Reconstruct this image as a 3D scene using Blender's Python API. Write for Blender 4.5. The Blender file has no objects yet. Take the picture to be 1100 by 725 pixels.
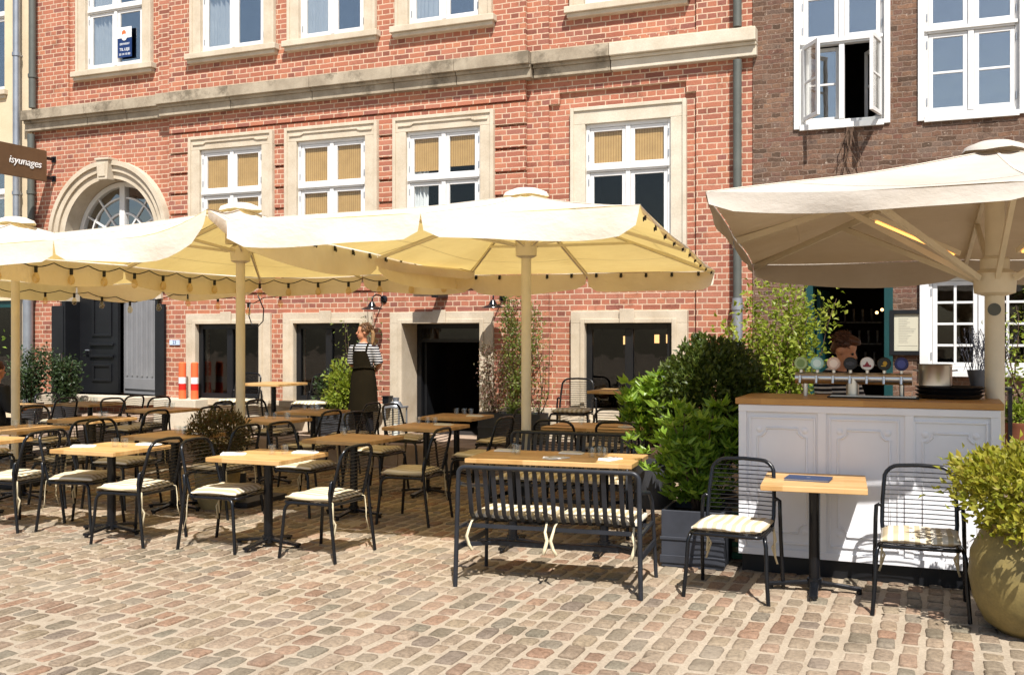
import bpy, bmesh, math, random
from mathutils import Vector, Matrix, Euler
R = math.radians
PI = math.pi
rnd = random.Random(7)
scn = bpy.context.scene
COL = scn.collection

# ------------------------------------------------------------------ mesh builder
class MB:
    def __init__(self):
        self.v = []; self.f = []
    def add(self, vs, fs):
        o = len(self.v)
        self.v += [tuple(p) for p in vs]
        self.f += [tuple(i + o for i in f) for f in fs]
    def box(self, x0, x1, y0, y1, z0, z1, M=None):
        vs = [(x0,y0,z0),(x1,y0,z0),(x1,y1,z0),(x0,y1,z0),(x0,y0,z1),(x1,y0,z1),(x1,y1,z1),(x0,y1,z1)]
        if M is not None: vs = [M @ Vector(p) for p in vs]
        self.add(vs, [(0,3,2,1),(4,5,6,7),(0,1,5,4),(1,2,6,5),(2,3,7,6),(3,0,4,7)])
    def cbox(self, c, s, M=None):
        self.box(c[0]-s[0]/2,c[0]+s[0]/2,c[1]-s[1]/2,c[1]+s[1]/2,c[2]-s[2]/2,c[2]+s[2]/2,M)
    def bar(self, a, b, w, h, up=(0,0,1)):
        a = Vector(a); b = Vector(b); d = (b-a).normalized(); up = Vector(up)
        s = d.cross(up)
        if s.length < 1e-4: s = d.cross(Vector((1,0,0)))
        s.normalize(); u = s.cross(d)
        vs = []
        for p in (a, b):
            for i, j in ((-1,-1),(1,-1),(1,1),(-1,1)): vs.append(p + s*(i*w/2) + u*(j*h/2))
        self.add(vs, [(3,2,1,0),(4,5,6,7),(0,1,5,4),(1,2,6,5),(2,3,7,6),(3,0,4,7)])
    def tube(self, pts, r, n=8, closed=False, caps=True, r2=None):
        """r: number or list; r2: list of second radii for ellipses (along the second frame axis)"""
        P = [Vector(p) for p in pts]; m = len(P)
        rs = r if isinstance(r, (list, tuple)) else [r]*m
        rb = r2 if r2 is not None else rs
        T = []
        for i in range(m):
            a = P[i-1] if (i > 0 or closed) else P[i]
            b = P[(i+1) % m] if (i < m-1 or closed) else P[i]
            t = b-a
            T.append(t.normalized() if t.length > 1e-9 else Vector((0,0,1)))
        ref = Vector((1,0,0)) if abs(T[0].x) < .8 else Vector((0,1,0))
        nrm = (ref - T[0]*ref.dot(T[0])).normalized()
        vs = []
        for i in range(m):
            nrm = nrm - T[i]*nrm.dot(T[i])
            nrm.normalize()
            bn = T[i].cross(nrm)
            for k in range(n):
                a = 2*PI*k/n
                vs.append(P[i] + nrm*(math.cos(a)*rs[i]) + bn*(math.sin(a)*rb[i]))
        fs = []
        for i in range(m if closed else m-1):
            j = (i+1) % m
            for k in range(n):
                l = (k+1) % n
                fs.append((i*n+k, i*n+l, j*n+l, j*n+k))
        if caps and not closed:
            fs.append(tuple(range(n-1,-1,-1))); fs.append(tuple((m-1)*n+k for k in range(n)))
        self.add(vs, fs)
    def lathe(self, prof, n=24, c=(0,0,0), M=None, wob=None):
        vs = []; fs = []
        for i, (r, z) in enumerate(prof):
            for k in range(n):
                a = 2*PI*k/n
                rr = r*(wob(a, z) if wob else 1)
                p = Vector((c[0]+rr*math.cos(a), c[1]+rr*math.sin(a), c[2]+z))
                vs.append(M @ p if M is not None else p)
        for i in range(len(prof)-1):
            for k in range(n):
                l = (k+1) % n
                fs.append((i*n+k, i*n+l, (i+1)*n+l, (i+1)*n+k))
        fs.append(tuple(range(n-1,-1,-1))); fs.append(tuple((len(prof)-1)*n+k for k in range(n)))
        self.add(vs, fs)
    def ball(self, c, r, n=12, m=8, M=None):
        rx, ry, rz = r if isinstance(r, (tuple, list)) else (r, r, r)
        vs = [Vector((0,0,-rz))]
        for i in range(1, m):
            t = -PI/2 + PI*i/m
            for k in range(n):
                a = 2*PI*k/n
                vs.append(Vector((rx*math.cos(t)*math.cos(a), ry*math.cos(t)*math.sin(a), rz*math.sin(t))))
        vs.append(Vector((0,0,rz)))
        fs = []
        for k in range(n):
            l = (k+1) % n
            fs.append((0, 1+l, 1+k))
            for i in range(m-2):
                fs.append((1+i*n+k, 1+i*n+l, 1+(i+1)*n+l, 1+(i+1)*n+k))
            fs.append((1+(m-2)*n+k, 1+(m-2)*n+l, len(vs)-1))
        c = Vector(c)
        self.add([(M @ p if M is not None else p) + c for p in vs], fs)
    def leaf(self, p, d, s, L, W, fold=.25):
        """p base, d direction, s side vector"""
        d = d.normalized(); s = (s - d*s.dot(d)).normalized(); u = d.cross(s)
        a = p; b = p + d*L*.45 + s*W*.5 + u*W*fold; t = p + d*L - u*L*.12; c = p + d*L*.45 - s*W*.5 + u*W*fold
        m = p + d*L*.5
        self.add([a, b, t, c, m], [(0,1,4),(1,2,4),(2,3,4),(3,0,4)])
    def build(self, name, mat=None, parent=None, smooth=False, angle=40, bevel=0, loc=None, rot=None):
        me = bpy.data.meshes.new(name)
        me.from_pydata(self.v, [], self.f)
        me.update()
        if mat is not None: me.materials.append(mat)
        if smooth:
            for p in me.polygons: p.use_smooth = True
            if angle < 180: me.set_sharp_from_angle(angle=R(angle))
        o = bpy.data.objects.new(name, me)
        COL.objects.link(o)
        if parent is not None: o.parent = parent
        if loc is not None: o.location = loc
        if rot is not None: o.rotation_euler = rot
        if bevel:
            b = o.modifiers.new('bevel', 'BEVEL'); b.width = bevel; b.segments = 2; b.limit_method = 'ANGLE'; b.angle_limit = R(40)
        return o

def tag(o, label=None, cat=None, group=None, kind=None):
    if label: o['label'] = label
    if cat: o['category'] = cat
    if group: o['group'] = group
    if kind: o['kind'] = kind
    return o
def thing(name, label, cat, loc=(0,0,0), rz=0, group=None):
    o = bpy.data.objects.new(name, None); COL.objects.link(o)
    o.empty_display_size = .1
    o.location = loc; o.rotation_euler = (0,0,R(rz))
    return tag(o, label, cat, group)
def children(o): return [c for c in ALL_CH.get(o.name, [])] if False else list(o.children)
def dup(root, loc, rz, label, group=None):
    def cp(o, par):
        c = o.copy(); COL.objects.link(c)
        if par is not None: c.parent = par
        for ch in list(o.children): cp(ch, c)
        return c
    r = cp(root, None)
    r.location = loc; r.rotation_euler = (0,0,R(rz)); r['label'] = label
    if group: r['group'] = group
    return r

# ------------------------------------------------------------------ materials
def new_mat(name):
    m = bpy.data.materials.new(name); m.use_nodes = True
    nt = m.node_tree; b = nt.nodes['Principled BSDF']
    return m, nt, b
def N(nt, t, **kw):
    n = nt.nodes.new(t)
    for k, v in kw.items():
        if k in ('operation','blend_type','data_type','interpolation','offset','squash','offset_frequency','squash_frequency','noise_dimensions','feature','wave_type','bands_direction','musgrave_type','distance','vector_type'):
            setattr(n, k, v)
        else: n.inputs[k].default_value = v
    return n
def rgba(c): return (c[0], c[1], c[2], 1)
def hexc(h):
    h = h.lstrip('#'); c = [int(h[i:i+2],16)/255 for i in (0,2,4)]
    return tuple(x/12.92 if x <= .04045 else ((x+.055)/1.055)**2.4 for x in c)
def ramp(nt, fac, stops, interp='LINEAR'):
    r = nt.nodes.new('ShaderNodeValToRGB'); r.color_ramp.interpolation = interp
    e = r.color_ramp.elements
    while len(e) > 1: e.remove(e[-1])
    e[0].position = stops[0][0]; e[0].color = rgba(stops[0][1])
    for p, c in stops[1:]:
        x = e.new(p); x.color = rgba(c)
    nt.links.new(fac, r.inputs['Fac']); return r
def mix(nt, fac, a, b, bt='MIX'):
    m = nt.nodes.new('ShaderNodeMix'); m.data_type = 'RGBA'; m.blend_type = bt
    for s, x in ((m.inputs[0], fac), (m.inputs[6], a), (m.inputs[7], b)):
        if isinstance(x, (int, float)): s.default_value = x
        elif isinstance(x, tuple): s.default_value = rgba(x)
        else: nt.links.new(x, s)
    return m.outputs[2]
def bump(nt, h, b, strength=.3, dist=.01):
    n = nt.nodes.new('ShaderNodeBump'); n.inputs['Strength'].default_value = strength; n.inputs['Distance'].default_value = dist
    nt.links.new(h, n.inputs['Height']); nt.links.new(n.outputs[0], b.inputs['Normal']); return n
def coord(nt, kind='Object'):
    return nt.nodes.new('ShaderNodeTexCoord').outputs[kind]
def noise(nt, vec, scale, detail=3, rough=.55):
    n = nt.nodes.new('ShaderNodeTexNoise'); n.inputs['Scale'].default_value = scale; n.inputs['Detail'].default_value = detail; n.inputs['Roughness'].default_value = rough
    nt.links.new(vec, n.inputs['Vector']); return n.outputs['Fac']
def flat_mat(name, c, rough=.6, metal=0, var=.12, vscale=6, bmp=0, coat=0, spec=.35):
    m, nt, b = new_mat(name)
    v = coord(nt)
    f = noise(nt, v, vscale, 4)
    lo = tuple(x*(1-var) for x in c); hi = tuple(min(1, x*(1+var)) for x in c)
    r = ramp(nt, f, [(.3, lo), (.7, hi)])
    nt.links.new(r.outputs[0], b.inputs['Base Color'])
    b.inputs['Roughness'].default_value = rough; b.inputs['Metallic'].default_value = metal; b.inputs['Specular IOR Level'].default_value = spec if rough < .75 else min(spec, .08)
    if coat: b.inputs['Coat Weight'].default_value = coat
    if bmp: bump(nt, noise(nt, v, vscale*12, 3), b, bmp, .004)
    return m

def brick_mat(name, cols, mortar, rowh=.0765, bw=.255, mw=.011, seed=0, rough=.85, weather=.5, mort_bump=.6, distort=0.004, fineamt=.35, specks=0):
    m, nt, b = new_mat(name)
    v = coord(nt)
    sep = nt.nodes.new('ShaderNodeSeparateXYZ'); nt.links.new(v, sep.inputs[0])
    ad = N(nt, 'ShaderNodeMath', operation='ADD'); nt.links.new(sep.outputs[0], ad.inputs[0]); nt.links.new(sep.outputs[1], ad.inputs[1])
    cb = nt.nodes.new('ShaderNodeCombineXYZ'); nt.links.new(ad.outputs[0], cb.inputs[0]); nt.links.new(sep.outputs[2], cb.inputs[1])
    # small hand-laid irregularity
    nz = nt.nodes.new('ShaderNodeTexNoise'); nz.inputs['Scale'].default_value = 9; nz.inputs['Detail'].default_value = 2; nt.links.new(cb.outputs[0], nz.inputs['Vector'])
    vs = N(nt, 'ShaderNodeVectorMath', operation='SUBTRACT'); nt.links.new(nz.outputs['Color'], vs.inputs[0]); vs.inputs[1].default_value = (.5,.5,.5)
    vm = N(nt, 'ShaderNodeVectorMath', operation='SCALE'); nt.links.new(vs.outputs[0], vm.inputs[0]); vm.inputs['Scale'].default_value = distort*3
    va = N(nt, 'ShaderNodeVectorMath', operation='ADD'); nt.links.new(cb.outputs[0], va.inputs[0]); nt.links.new(vm.outputs[0], va.inputs[1])
    vo = N(nt, 'ShaderNodeVectorMath', operation='ADD'); nt.links.new(va.outputs[0], vo.inputs[0]); vo.inputs[1].default_value = (40+seed, 0, 0)
    bt = nt.nodes.new('ShaderNodeTexBrick')
    bt.offset = .5; bt.offset_frequency = 2; bt.squash = .5; bt.squash_frequency = 2
    nt.links.new(vo.outputs[0], bt.inputs['Vector'])
    bt.inputs['Color1'].default_value = (0,0,0,1); bt.inputs['Color2'].default_value = (1,1,1,1); bt.inputs['Mortar'].default_value = (.5,.5,.5,1)
    bt.inputs['Scale'].default_value = 1; bt.inputs['Mortar Size'].default_value = mw; bt.inputs['Mortar Smooth'].default_value = .35
    bt.inputs['Bias'].default_value = 0; bt.inputs['Brick Width'].default_value = bw; bt.inputs['Row Height'].default_value = rowh
    n = len(cols)
    r = ramp(nt, bt.outputs['Color'], [(i/max(1,n-1), c) for i, c in enumerate(cols)])
    fine = noise(nt, v, 60, 5, .7)
    c1 = mix(nt, fineamt, r.outputs[0], ramp(nt, fine, [(.3,(.35,.35,.35)),(.7,(1,1,1))]).outputs[0], 'MULTIPLY')
    big = noise(nt, v, .9, 5, .65)
    c2 = mix(nt, weather, c1, ramp(nt, big, [(.3,(.72,.66,.62)),(.62,(1.0,1,1))]).outputs[0], 'MULTIPLY')
    mcol = ramp(nt, noise(nt, v, 14, 4), [(.3, tuple(x*.72 for x in mortar)), (.7, mortar)])
    out = mix(nt, bt.outputs['Fac'], c2, mcol.outputs[0])
    if specks:
        sk = ramp(nt, noise(nt, v, 22, 3, .8), [(.64,(0,0,0)),(.70,(1,1,1))])
        sm_ = N(nt, 'ShaderNodeMath', operation='MULTIPLY'); nt.links.new(sk.outputs[0], sm_.inputs[0]); sm_.inputs[1].default_value = specks
        out = mix(nt, sm_.outputs[0], out, hexc('#b8a898'))
        dk = ramp(nt, noise(nt, v, 3.1, 6, .8), [(.56,(1,1,1)),(.70,(.55,.52,.5))])
        out = mix(nt, 1.0, out, dk.outputs[0], 'MULTIPLY')
    nt.links.new(out, b.inputs['Base Color']); b.inputs['Roughness'].default_value = rough
    b.inputs['Specular IOR Level'].default_value = .25
    inv = N(nt, 'ShaderNodeMath', operation='MULTIPLY_ADD'); nt.links.new(bt.outputs['Fac'], inv.inputs[0]); inv.inputs[1].default_value = -1; nt.links.new(fine, inv.inputs[2])
    bump(nt, inv.outputs[0], b, mort_bump, .008)
    return m

def stone_mat(name, c, c2, scale=3, stain=None, rough=.85):
    m, nt, b = new_mat(name)
    v = coord(nt)
    r = ramp(nt, noise(nt, v, scale, 6, .65), [(.3, c2), (.65, c)])
    f = noise(nt, v, 70, 4, .7)
    o = mix(nt, .3, r.outputs[0], ramp(nt, f, [(.35,(.5,.5,.5)),(.65,(1,1,1))]).outputs[0], 'MULTIPLY')
    if stain:
        st = ramp(nt, noise(nt, v, 1.7, 6, .75), [(.5,(0,0,0)),(.62,(1,1,1))])
        o = mix(nt, st.outputs[0], o, stain)
    nt.links.new(o, b.inputs['Base Color']); b.inputs['Roughness'].default_value = rough
    b.inputs['Specular IOR Level'].default_value = .25
    bump(nt, f, b, .25, .006)
    return m

def wood_mat(name, c1, c2, axis=0, plank=.045, length=.38, rough=.45):
    m, nt, b = new_mat(name)
    v = coord(nt)
    mp = nt.nodes.new('ShaderNodeMapping'); nt.links.new(v, mp.inputs[0])
    if axis == 1: mp.inputs['Rotation'].default_value = (0,0,R(90))
    bt = nt.nodes.new('ShaderNodeTexBrick'); nt.links.new(mp.outputs[0], bt.inputs['Vector'])
    bt.inputs['Color1'].default_value = (0,0,0,1); bt.inputs['Color2'].default_value = (1,1,1,1); bt.inputs['Mortar'].default_value = (.2,.2,.2,1)
    bt.inputs['Scale'].default_value = 1; bt.inputs['Mortar Size'].default_value = .0007; bt.inputs['Brick Width'].default_value = length; bt.inputs['Row Height'].default_value = plank
    st = nt.nodes.new('ShaderNodeMapping'); st.inputs['Scale'].default_value = (3, 40, 8) ; nt.links.new(mp.outputs[0], st.inputs[0])
    g = noise(nt, st.outputs[0], 1.6, 5, .6)
    a = mix(nt, .5, bt.outputs['Color'], ramp(nt, g, [(.2,(0,0,0)),(.8,(1,1,1))]).outputs[0])
    r = ramp(nt, a, [(.1, c2), (.85, c1)])
    o = mix(nt, .5, r.outputs[0], ramp(nt, noise(nt, v, 2.2, 4), [(.3,(.75,.72,.7)),(.7,(1,1,1))]).outputs[0], 'MULTIPLY')
    nt.links.new(o, b.inputs['Base Color']); b.inputs['Roughness'].default_value = rough
    bump(nt, g, b, .12, .002)
    return m

def stripe_mat(name, ca, cb_, period, axis=0, duty=.5, rough=.9, worn=.2, soft=.02):
    m, nt, b = new_mat(name)
    v = coord(nt)
    sep = nt.nodes.new('ShaderNodeSeparateXYZ'); nt.links.new(v, sep.inputs[0])
    a = N(nt, 'ShaderNodeMath', operation='MULTIPLY'); nt.links.new(sep.outputs[axis], a.inputs[0]); a.inputs[1].default_value = 1/period
    f = N(nt, 'ShaderNodeMath', operation='FRACT'); nt.links.new(a.outputs[0], f.inputs[0])
    r = ramp(nt, f.outputs[0], [(0, ca), (duty-soft, ca), (duty+soft, cb_), (1-soft, cb_), (1, ca)])
    n = noise(nt, v, 9, 4)
    o = mix(nt, worn, r.outputs[0], ramp(nt, n, [(.3,(.6,.58,.55)),(.7,(1,1,1))]).outputs[0], 'MULTIPLY')
    nt.links.new(o, b.inputs['Base Color']); b.inputs['Roughness'].default_value = rough
    b.inputs['Specular IOR Level'].default_value = .15
    bump(nt, noise(nt, v, 180, 2), b, .2, .002)
    return m

def leaf_mat(name, cols, trans=.35, rough=.45):
    m, nt, b = new_mat(name)
    g = nt.nodes.new('ShaderNodeNewGeometry')
    n = len(cols)
    r = ramp(nt, g.outputs['Random Per Island'], [(i/max(1,n-1), c) for i, c in enumerate(cols)])
    nt.links.new(r.outputs[0], b.inputs['Base Color']); b.inputs['Roughness'].default_value = rough
    b.inputs['Specular IOR Level'].default_value = .35
    t = nt.nodes.new('ShaderNodeBsdfTranslucent')
    br = mix(nt, 1.0, r.outputs[0], (1.25,1.3,.7), 'MULTIPLY'); nt.links.new(br, t.inputs['Color'])
    ms = nt.nodes.new('ShaderNodeMixShader'); ms.inputs[0].default_value = trans
    nt.links.new(b.outputs[0], ms.inputs[1]); nt.links.new(t.outputs[0], ms.inputs[2])
    nt.links.new(ms.outputs[0], nt.nodes['Material Output'].inputs['Surface'])
    return m

def fabric_mat(name, c, tc, trans=.45, stain=.15):
    m, nt, b = new_mat(name)
    v = coord(nt)
    n = noise(nt, v, 1.3, 5, .6)
    col = mix(nt, stain*3, c, ramp(nt, n, [(.35,(.78,.72,.62)),(.6,(1,1,1))]).outputs[0], 'MULTIPLY')
    nt.links.new(col, b.inputs['Base Color']); b.inputs['Roughness'].default_value = .9; b.inputs['Specular IOR Level'].default_value = .1
    t = nt.nodes.new('ShaderNodeBsdfTranslucent')
    tcol = mix(nt, .5, tc, ramp(nt, n, [(.35,(.8,.76,.7)),(.6,(1,1,1))]).outputs[0], 'MULTIPLY'); nt.links.new(tcol, t.inputs['Color'])
    mp_ = nt.nodes.new('ShaderNodeMapping'); mp_.inputs['Scale'].default_value = (1.0, 2.6, 1.6); nt.links.new(v, mp_.inputs[0])
    bp = bump(nt, noise(nt, mp_.outputs[0], 3.2, 5, .6), b, .55, .03); nt.links.new(bp.outputs[0], t.inputs['Normal'])
    ms = nt.nodes.new('ShaderNodeMixShader'); ms.inputs[0].default_value = trans
    nt.links.new(b.outputs[0], ms.inputs[1]); nt.links.new(t.outputs[0], ms.inputs[2])
    nt.links.new(ms.outputs[0], nt.nodes['Material Output'].inputs['Surface'])
    return m

def glass_mat(name, tint=(.85,.88,.88), refl=.06, rough=.02, wav=.02, edge=.9):
    m, nt, b = new_mat(name)
    nt.nodes.remove(b)
    tr = nt.nodes.new('ShaderNodeBsdfTransparent'); tr.inputs['Color'].default_value = rgba(tint)
    gl = nt.nodes.new('ShaderNodeBsdfGlossy'); gl.inputs['Roughness'].default_value = rough; gl.inputs['Color'].default_value = (1,.97,.93,1)
    lw = nt.nodes.new('ShaderNodeLayerWeight'); lw.inputs['Blend'].default_value = .5
    pw = N(nt, 'ShaderNodeMath', operation='POWER'); pw.inputs[1].default_value = 5; nt.links.new(lw.outputs['Facing'], pw.inputs[0])
    ad = N(nt, 'ShaderNodeMath', operation='MULTIPLY_ADD'); ad.inputs[1].default_value = edge; ad.inputs[2].default_value = .025+refl; nt.links.new(pw.outputs[0], ad.inputs[0]); ad.use_clamp = True
    bm = nt.nodes.new('ShaderNodeBump'); bm.inputs['Strength'].default_value = wav; bm.inputs['Distance'].default_value = .05
    nt.links.new(noise(nt, coord(nt), 2.5, 2), bm.inputs['Height']); nt.links.new(bm.outputs[0], gl.inputs['Normal'])
    ms = nt.nodes.new('ShaderNodeMixShader')
    nt.links.new(ad.outputs[0], ms.inputs[0]); nt.links.new(tr.outputs[0], ms.inputs[1]); nt.links.new(gl.outputs[0], ms.inputs[2])
    nt.links.new(ms.outputs[0], nt.nodes['Material Output'].inputs['Surface'])
    return m
def emit_mat(name, c, s):
    m, nt, b = new_mat(name)
    b.inputs['Base Color'].default_value = rgba(c); b.inputs['Emission Color'].default_value = rgba(c); b.inputs['Emission Strength'].default_value = s
    return m

def setts_mat():
    m, nt, b = new_mat('granite_setts')
    g = nt.nodes.new('ShaderNodeNewGeometry')
    cols = ['#9a9282','#ab9783','#b5a38c','#968a7c','#a89b84','#b0957e','#908775','#ae9f86','#a08672','#9f937f','#b7a691','#96907f','#af917a','#ad9e89','#a3937f','#a99a84']
    r = ramp(nt, g.outputs['Random Per Island'], [((i+.0)/len(cols), tuple(k_*q for k_, q in zip((.69,.655,.63), hexc(c)))) for i, c in enumerate(cols)], 'CONSTANT')
    v = coord(nt)
    f = noise(nt, v, 42, 6, .8); f2 = noise(nt, v, 11, 5, .65)
    o = mix(nt, .55, r.outputs[0], ramp(nt, f, [(.38,(.22,.20,.19)),(.58,(1.15,1.15,1.15))]).outputs[0], 'MULTIPLY')
    o = mix(nt, .4, o, ramp(nt, f2, [(.3,(.7,.66,.62)),(.65,(1,1,1))]).outputs[0], 'MULTIPLY')
    # sand trodden over the tops
    dust = ramp(nt, noise(nt, v, 1.1, 5, .7), [(.42,(0,0,0)),(.75,(1,1,1))])
    fm = N(nt, 'ShaderNodeMath', operation='MULTIPLY'); nt.links.new(dust.outputs[0], fm.inputs[0]); fm.inputs[1].default_value = .45
    o = mix(nt, fm.outputs[0], o, hexc('#b0a08c'))
    nt.links.new(o, b.inputs['Base Color']); b.inputs['Roughness'].default_value = .8; b.inputs['Specular IOR Level'].default_value = .1
    bump(nt, f, b, .9, .008)
    return m
def sand_mat():
    m, nt, b = new_mat('joint_sand')
    v = coord(nt)
    f = noise(nt, v, 70, 5, .85)
    r = ramp(nt, noise(nt, v, 2.2, 6, .65), [(.3, hexc('#9f917e')), (.7, hexc('#b4a692'))])
    o = mix(nt, .5, r.outputs[0], ramp(nt, f, [(.38,(.48,.46,.44)),(.6,(1.05,1.05,1.05))]).outputs[0], 'MULTIPLY')
    nt.links.new(o, b.inputs['Base Color']); b.inputs['Roughness'].default_value = .95; b.inputs['Specular IOR Level'].default_value = .1
    bump(nt, f, b, .6, .006)
    return m

M = {}
M['brick'] = brick_mat('red_brick', [hexc('#855446'), hexc('#aa6a54'), hexc('#b6755b'), hexc('#b0715a'), hexc('#bd7d5f'), hexc('#a46753'), hexc('#b87b64'), hexc('#b37057'), hexc('#915d51'), hexc('#b27862')], hexc('#ccb197'), mw=.0085, fineamt=.42, specks=.25, mort_bump=.4, weather=.6)
M['brown_brick'] = brick_mat('brown_brick', [hexc('#5c4a3c'), hexc('#7a5b49'), hexc('#866755'), hexc('#6f5849'), hexc('#927059'), hexc('#756357'), hexc('#805848')], hexc('#806c5d'), rowh=.062, bw=.22, mw=.007, seed=13, weather=1.0, distort=.017, fineamt=.8, specks=.7)
M['sandstone'] = stone_mat('sandstone', hexc('#cabda8'), hexc('#b5a68f'))
M['old_stone'] = stone_mat('weathered_sandstone', hexc('#aea18c'), hexc('#857865'), 2.2, stain=hexc('#6d6353'))
M['pale_stone'] = stone_mat('pale_sandstone', hexc('#cdc3b0'), hexc('#bcb09b'))
M['granite'] = stone_mat('granite_slab', hexc('#b39c88'), hexc('#94806f'), 4)
M['cream_render'] = stone_mat('cream_render', hexc('#d6c4a6'), hexc('#c9b595'), 1.2)
M['white_paint'] = flat_mat('white_paint', (.64,.63,.61), .45, var=.08, vscale=3)
M['black_metal'] = flat_mat('black_metal', (.006,.0065,.008), .24, var=.25, vscale=12)
M['grey_metal'] = flat_mat('anthracite_metal', (.018,.020,.025), .38, var=.2, vscale=10)
M['zinc'] = flat_mat('zinc', (.32,.34,.37), .45, .7, vscale=5)
M['dark_zinc'] = flat_mat('dark_zinc', (.10,.105,.092), .55, .2, vscale=5)
M['steel'] = flat_mat('brushed_steel', (.62,.60,.56), .28, 1, var=.06, vscale=3)
M['wood'] = wood_mat('oiled_oak', hexc('#d0ab76'), hexc('#b0854c'))
M['counter_wood'] = wood_mat('counter_oak', hexc('#c8984f'), hexc('#a8763a'), plank=.06, length=.7)
M['cushion'] = stripe_mat('striped_cushion', hexc('#d9d0bc'), hexc('#b3a484'), .062)
M['cushion_bold'] = stripe_mat('bold_striped_cushion', hexc('#d6cebe'), hexc('#bcac8e'), .062)
M['tie'] = flat_mat('cotton_tie', hexc('#cfc2a2'), .9)
M['canopy'] = fabric_mat('cream_canopy', hexc('#f2eee6'), hexc('#f3d47e'), .36)
M['beige_canopy'] = fabric_mat('beige_canopy', hexc('#bcb4a9'), hexc('#b8925f'), .09)
M['seam'] = flat_mat('canvas_seam', hexc('#c9bfae'), .95, var=.05)
M['pole'] = flat_mat('cream_pole', hexc('#d6cbb2'), .4, var=.06)
M['glass'] = glass_mat('window_glass', (.97,.98,.97), refl=.0)
M['dark_glass'] = glass_mat('basement_glass', (.6,.6,.6), refl=.005, wav=.06)
M['sky_glass'] = glass_mat('upper_window_glass', (.93,.95,.95), refl=.26, wav=.09)
M['tumbler'] = glass_mat('tumbler_glass', (.97,.98,.98), refl=.03, edge=.3)
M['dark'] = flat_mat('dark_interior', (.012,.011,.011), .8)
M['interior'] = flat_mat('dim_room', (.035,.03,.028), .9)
M['blind'] = stripe_mat('woven_blind', hexc('#b99664'), hexc('#a07e50'), .036, 0, .5, worn=.4, soft=.2)
M['curtain'] = flat_mat('net_curtain', (.62,.63,.64), .9, var=.08)
M['black_paint'] = flat_mat('black_paint', (.008,.0085,.010), .4, var=.2, vscale=4)
M['grey_paint'] = flat_mat('grey_door_paint', (.20,.20,.205), .45, var=.1, vscale=3)
M['door_paint'] = flat_mat('charcoal_door_paint', (.04,.041,.046), .4, var=.15, vscale=3)
M['teal'] = flat_mat('teal_paint', (.008,.045,.046), .35, var=.15, vscale=4)
M['counter_white'] = flat_mat('counter_paint', (.76,.76,.78), .4, var=.05, vscale=2)
M['planter'] = flat_mat('dark_planter', (.035,.036,.04), .5, var=.25, vscale=7)
M['slate_planter'] = flat_mat('slate_planter', (.03,.033,.042), .6, var=.2, vscale=7)
M['bark'] = flat_mat('bark', (.10,.065,.045), .9, var=.35, vscale=25, bmp=.3)
M['soil'] = flat_mat('soil', (.03,.022,.015), .95, var=.4, vscale=30, bmp=.4)
M['terracotta'] = flat_mat('terracotta', hexc('#8a5842'), .85, var=.25, vscale=6, bmp=.2)
M['glazed'] = stone_mat('mossy_clay', hexc('#94824f'), hexc('#6c6140'), 5, rough=.55)
M['stucco_pot'] = stone_mat('pale_clay', hexc('#a08c60'), hexc('#80704c'), 5)
M['orange'] = flat_mat('orange_plastic', hexc('#e8683c'), .5, var=.05)
M['refl_white'] = flat_mat('white_band', (.75,.75,.75), .4)
M['refl_red'] = flat_mat('red_band', hexc('#c8281e'), .4)
M['paper'] = flat_mat('paper', (.78,.78,.76), .8, var=.04)
M['menu_blue'] = flat_mat('blue_menu_cover', hexc('#2a3a5a'), .5)
M['sign_brown'] = flat_mat('sign_brown', hexc('#5d4630'), .5, var=.08)
M['lettering'] = flat_mat('white_lettering', (.75,.75,.73), .5)
M['navy'] = flat_mat('navy_print', hexc('#18305e'), .5)
M['bulb'] = glass_mat('bulb_glass', (.92,.84,.66), refl=.06)
M['skin'] = flat_mat('skin', hexc('#b9805f'), .5, var=.06)
M['hair'] = flat_mat('dark_blond_hair', hexc('#6b4c30'), .5, var=.3, vscale=30)
M['ponytail'] = flat_mat('light_hair', hexc('#8c6c48'), .5, var=.3, vscale=30)
M['brown_hair'] = flat_mat('brown_hair', hexc('#4a2a18'), .5, var=.3, vscale=30)
M['stripe_shirt'] = stripe_mat('striped_jersey', (.6,.59,.57), (.012,.013,.02), .036, 2, .40, worn=.1)
M['apron'] = flat_mat('dark_olive_apron', (.011,.008,.0035), .95, var=.15)
M['trousers'] = flat_mat('dark_trousers', (.015,.015,.018), .8)
M['jacket'] = flat_mat('black_jacket', (.010,.011,.014), .7)
M['shoe'] = flat_mat('shoe', (.02,.02,.02), .5)
M['eye'] = flat_mat('eye', (.02,.02,.02), .2)
M['lip'] = flat_mat('lip', hexc('#8f4a40'), .5)
M['heater'] = emit_mat('heater_glow', (1.0,.42,.10), 1.6)
M['warm_lamp'] = emit_mat('warm_lamp', (1.0,.55,.22), 3)
M['box_leaf'] = leaf_mat('box_leaves', [(.028,.048,.009),(.048,.074,.013),(.072,.10,.018),(.10,.125,.024)], .3)
M['laurel_leaf'] = leaf_mat('laurel_leaves', [(.10,.18,.02),(.16,.27,.03),(.22,.34,.045),(.26,.37,.07)], .42, .3)
M['lime_leaf'] = leaf_mat('lime_leaves', [(.17,.24,.025),(.26,.32,.04),(.33,.36,.06),(.13,.19,.022)], .42)
M['gold_leaf'] = leaf_mat('golden_leaves', [(.27,.27,.03),(.36,.33,.04),(.20,.22,.022),(.32,.26,.04),(.24,.28,.03)], .4)
M['rust_leaf'] = leaf_mat('rusty_leaves', [(.05,.05,.015),(.09,.07,.02),(.10,.05,.02),(.06,.07,.02)], .3)
M['rose_leaf'] = leaf_mat('rose_leaves', [(.20,.09,.08),(.16,.08,.06),(.20,.13,.08),(.10,.10,.04),(.12,.07,.05)], .35)
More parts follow.
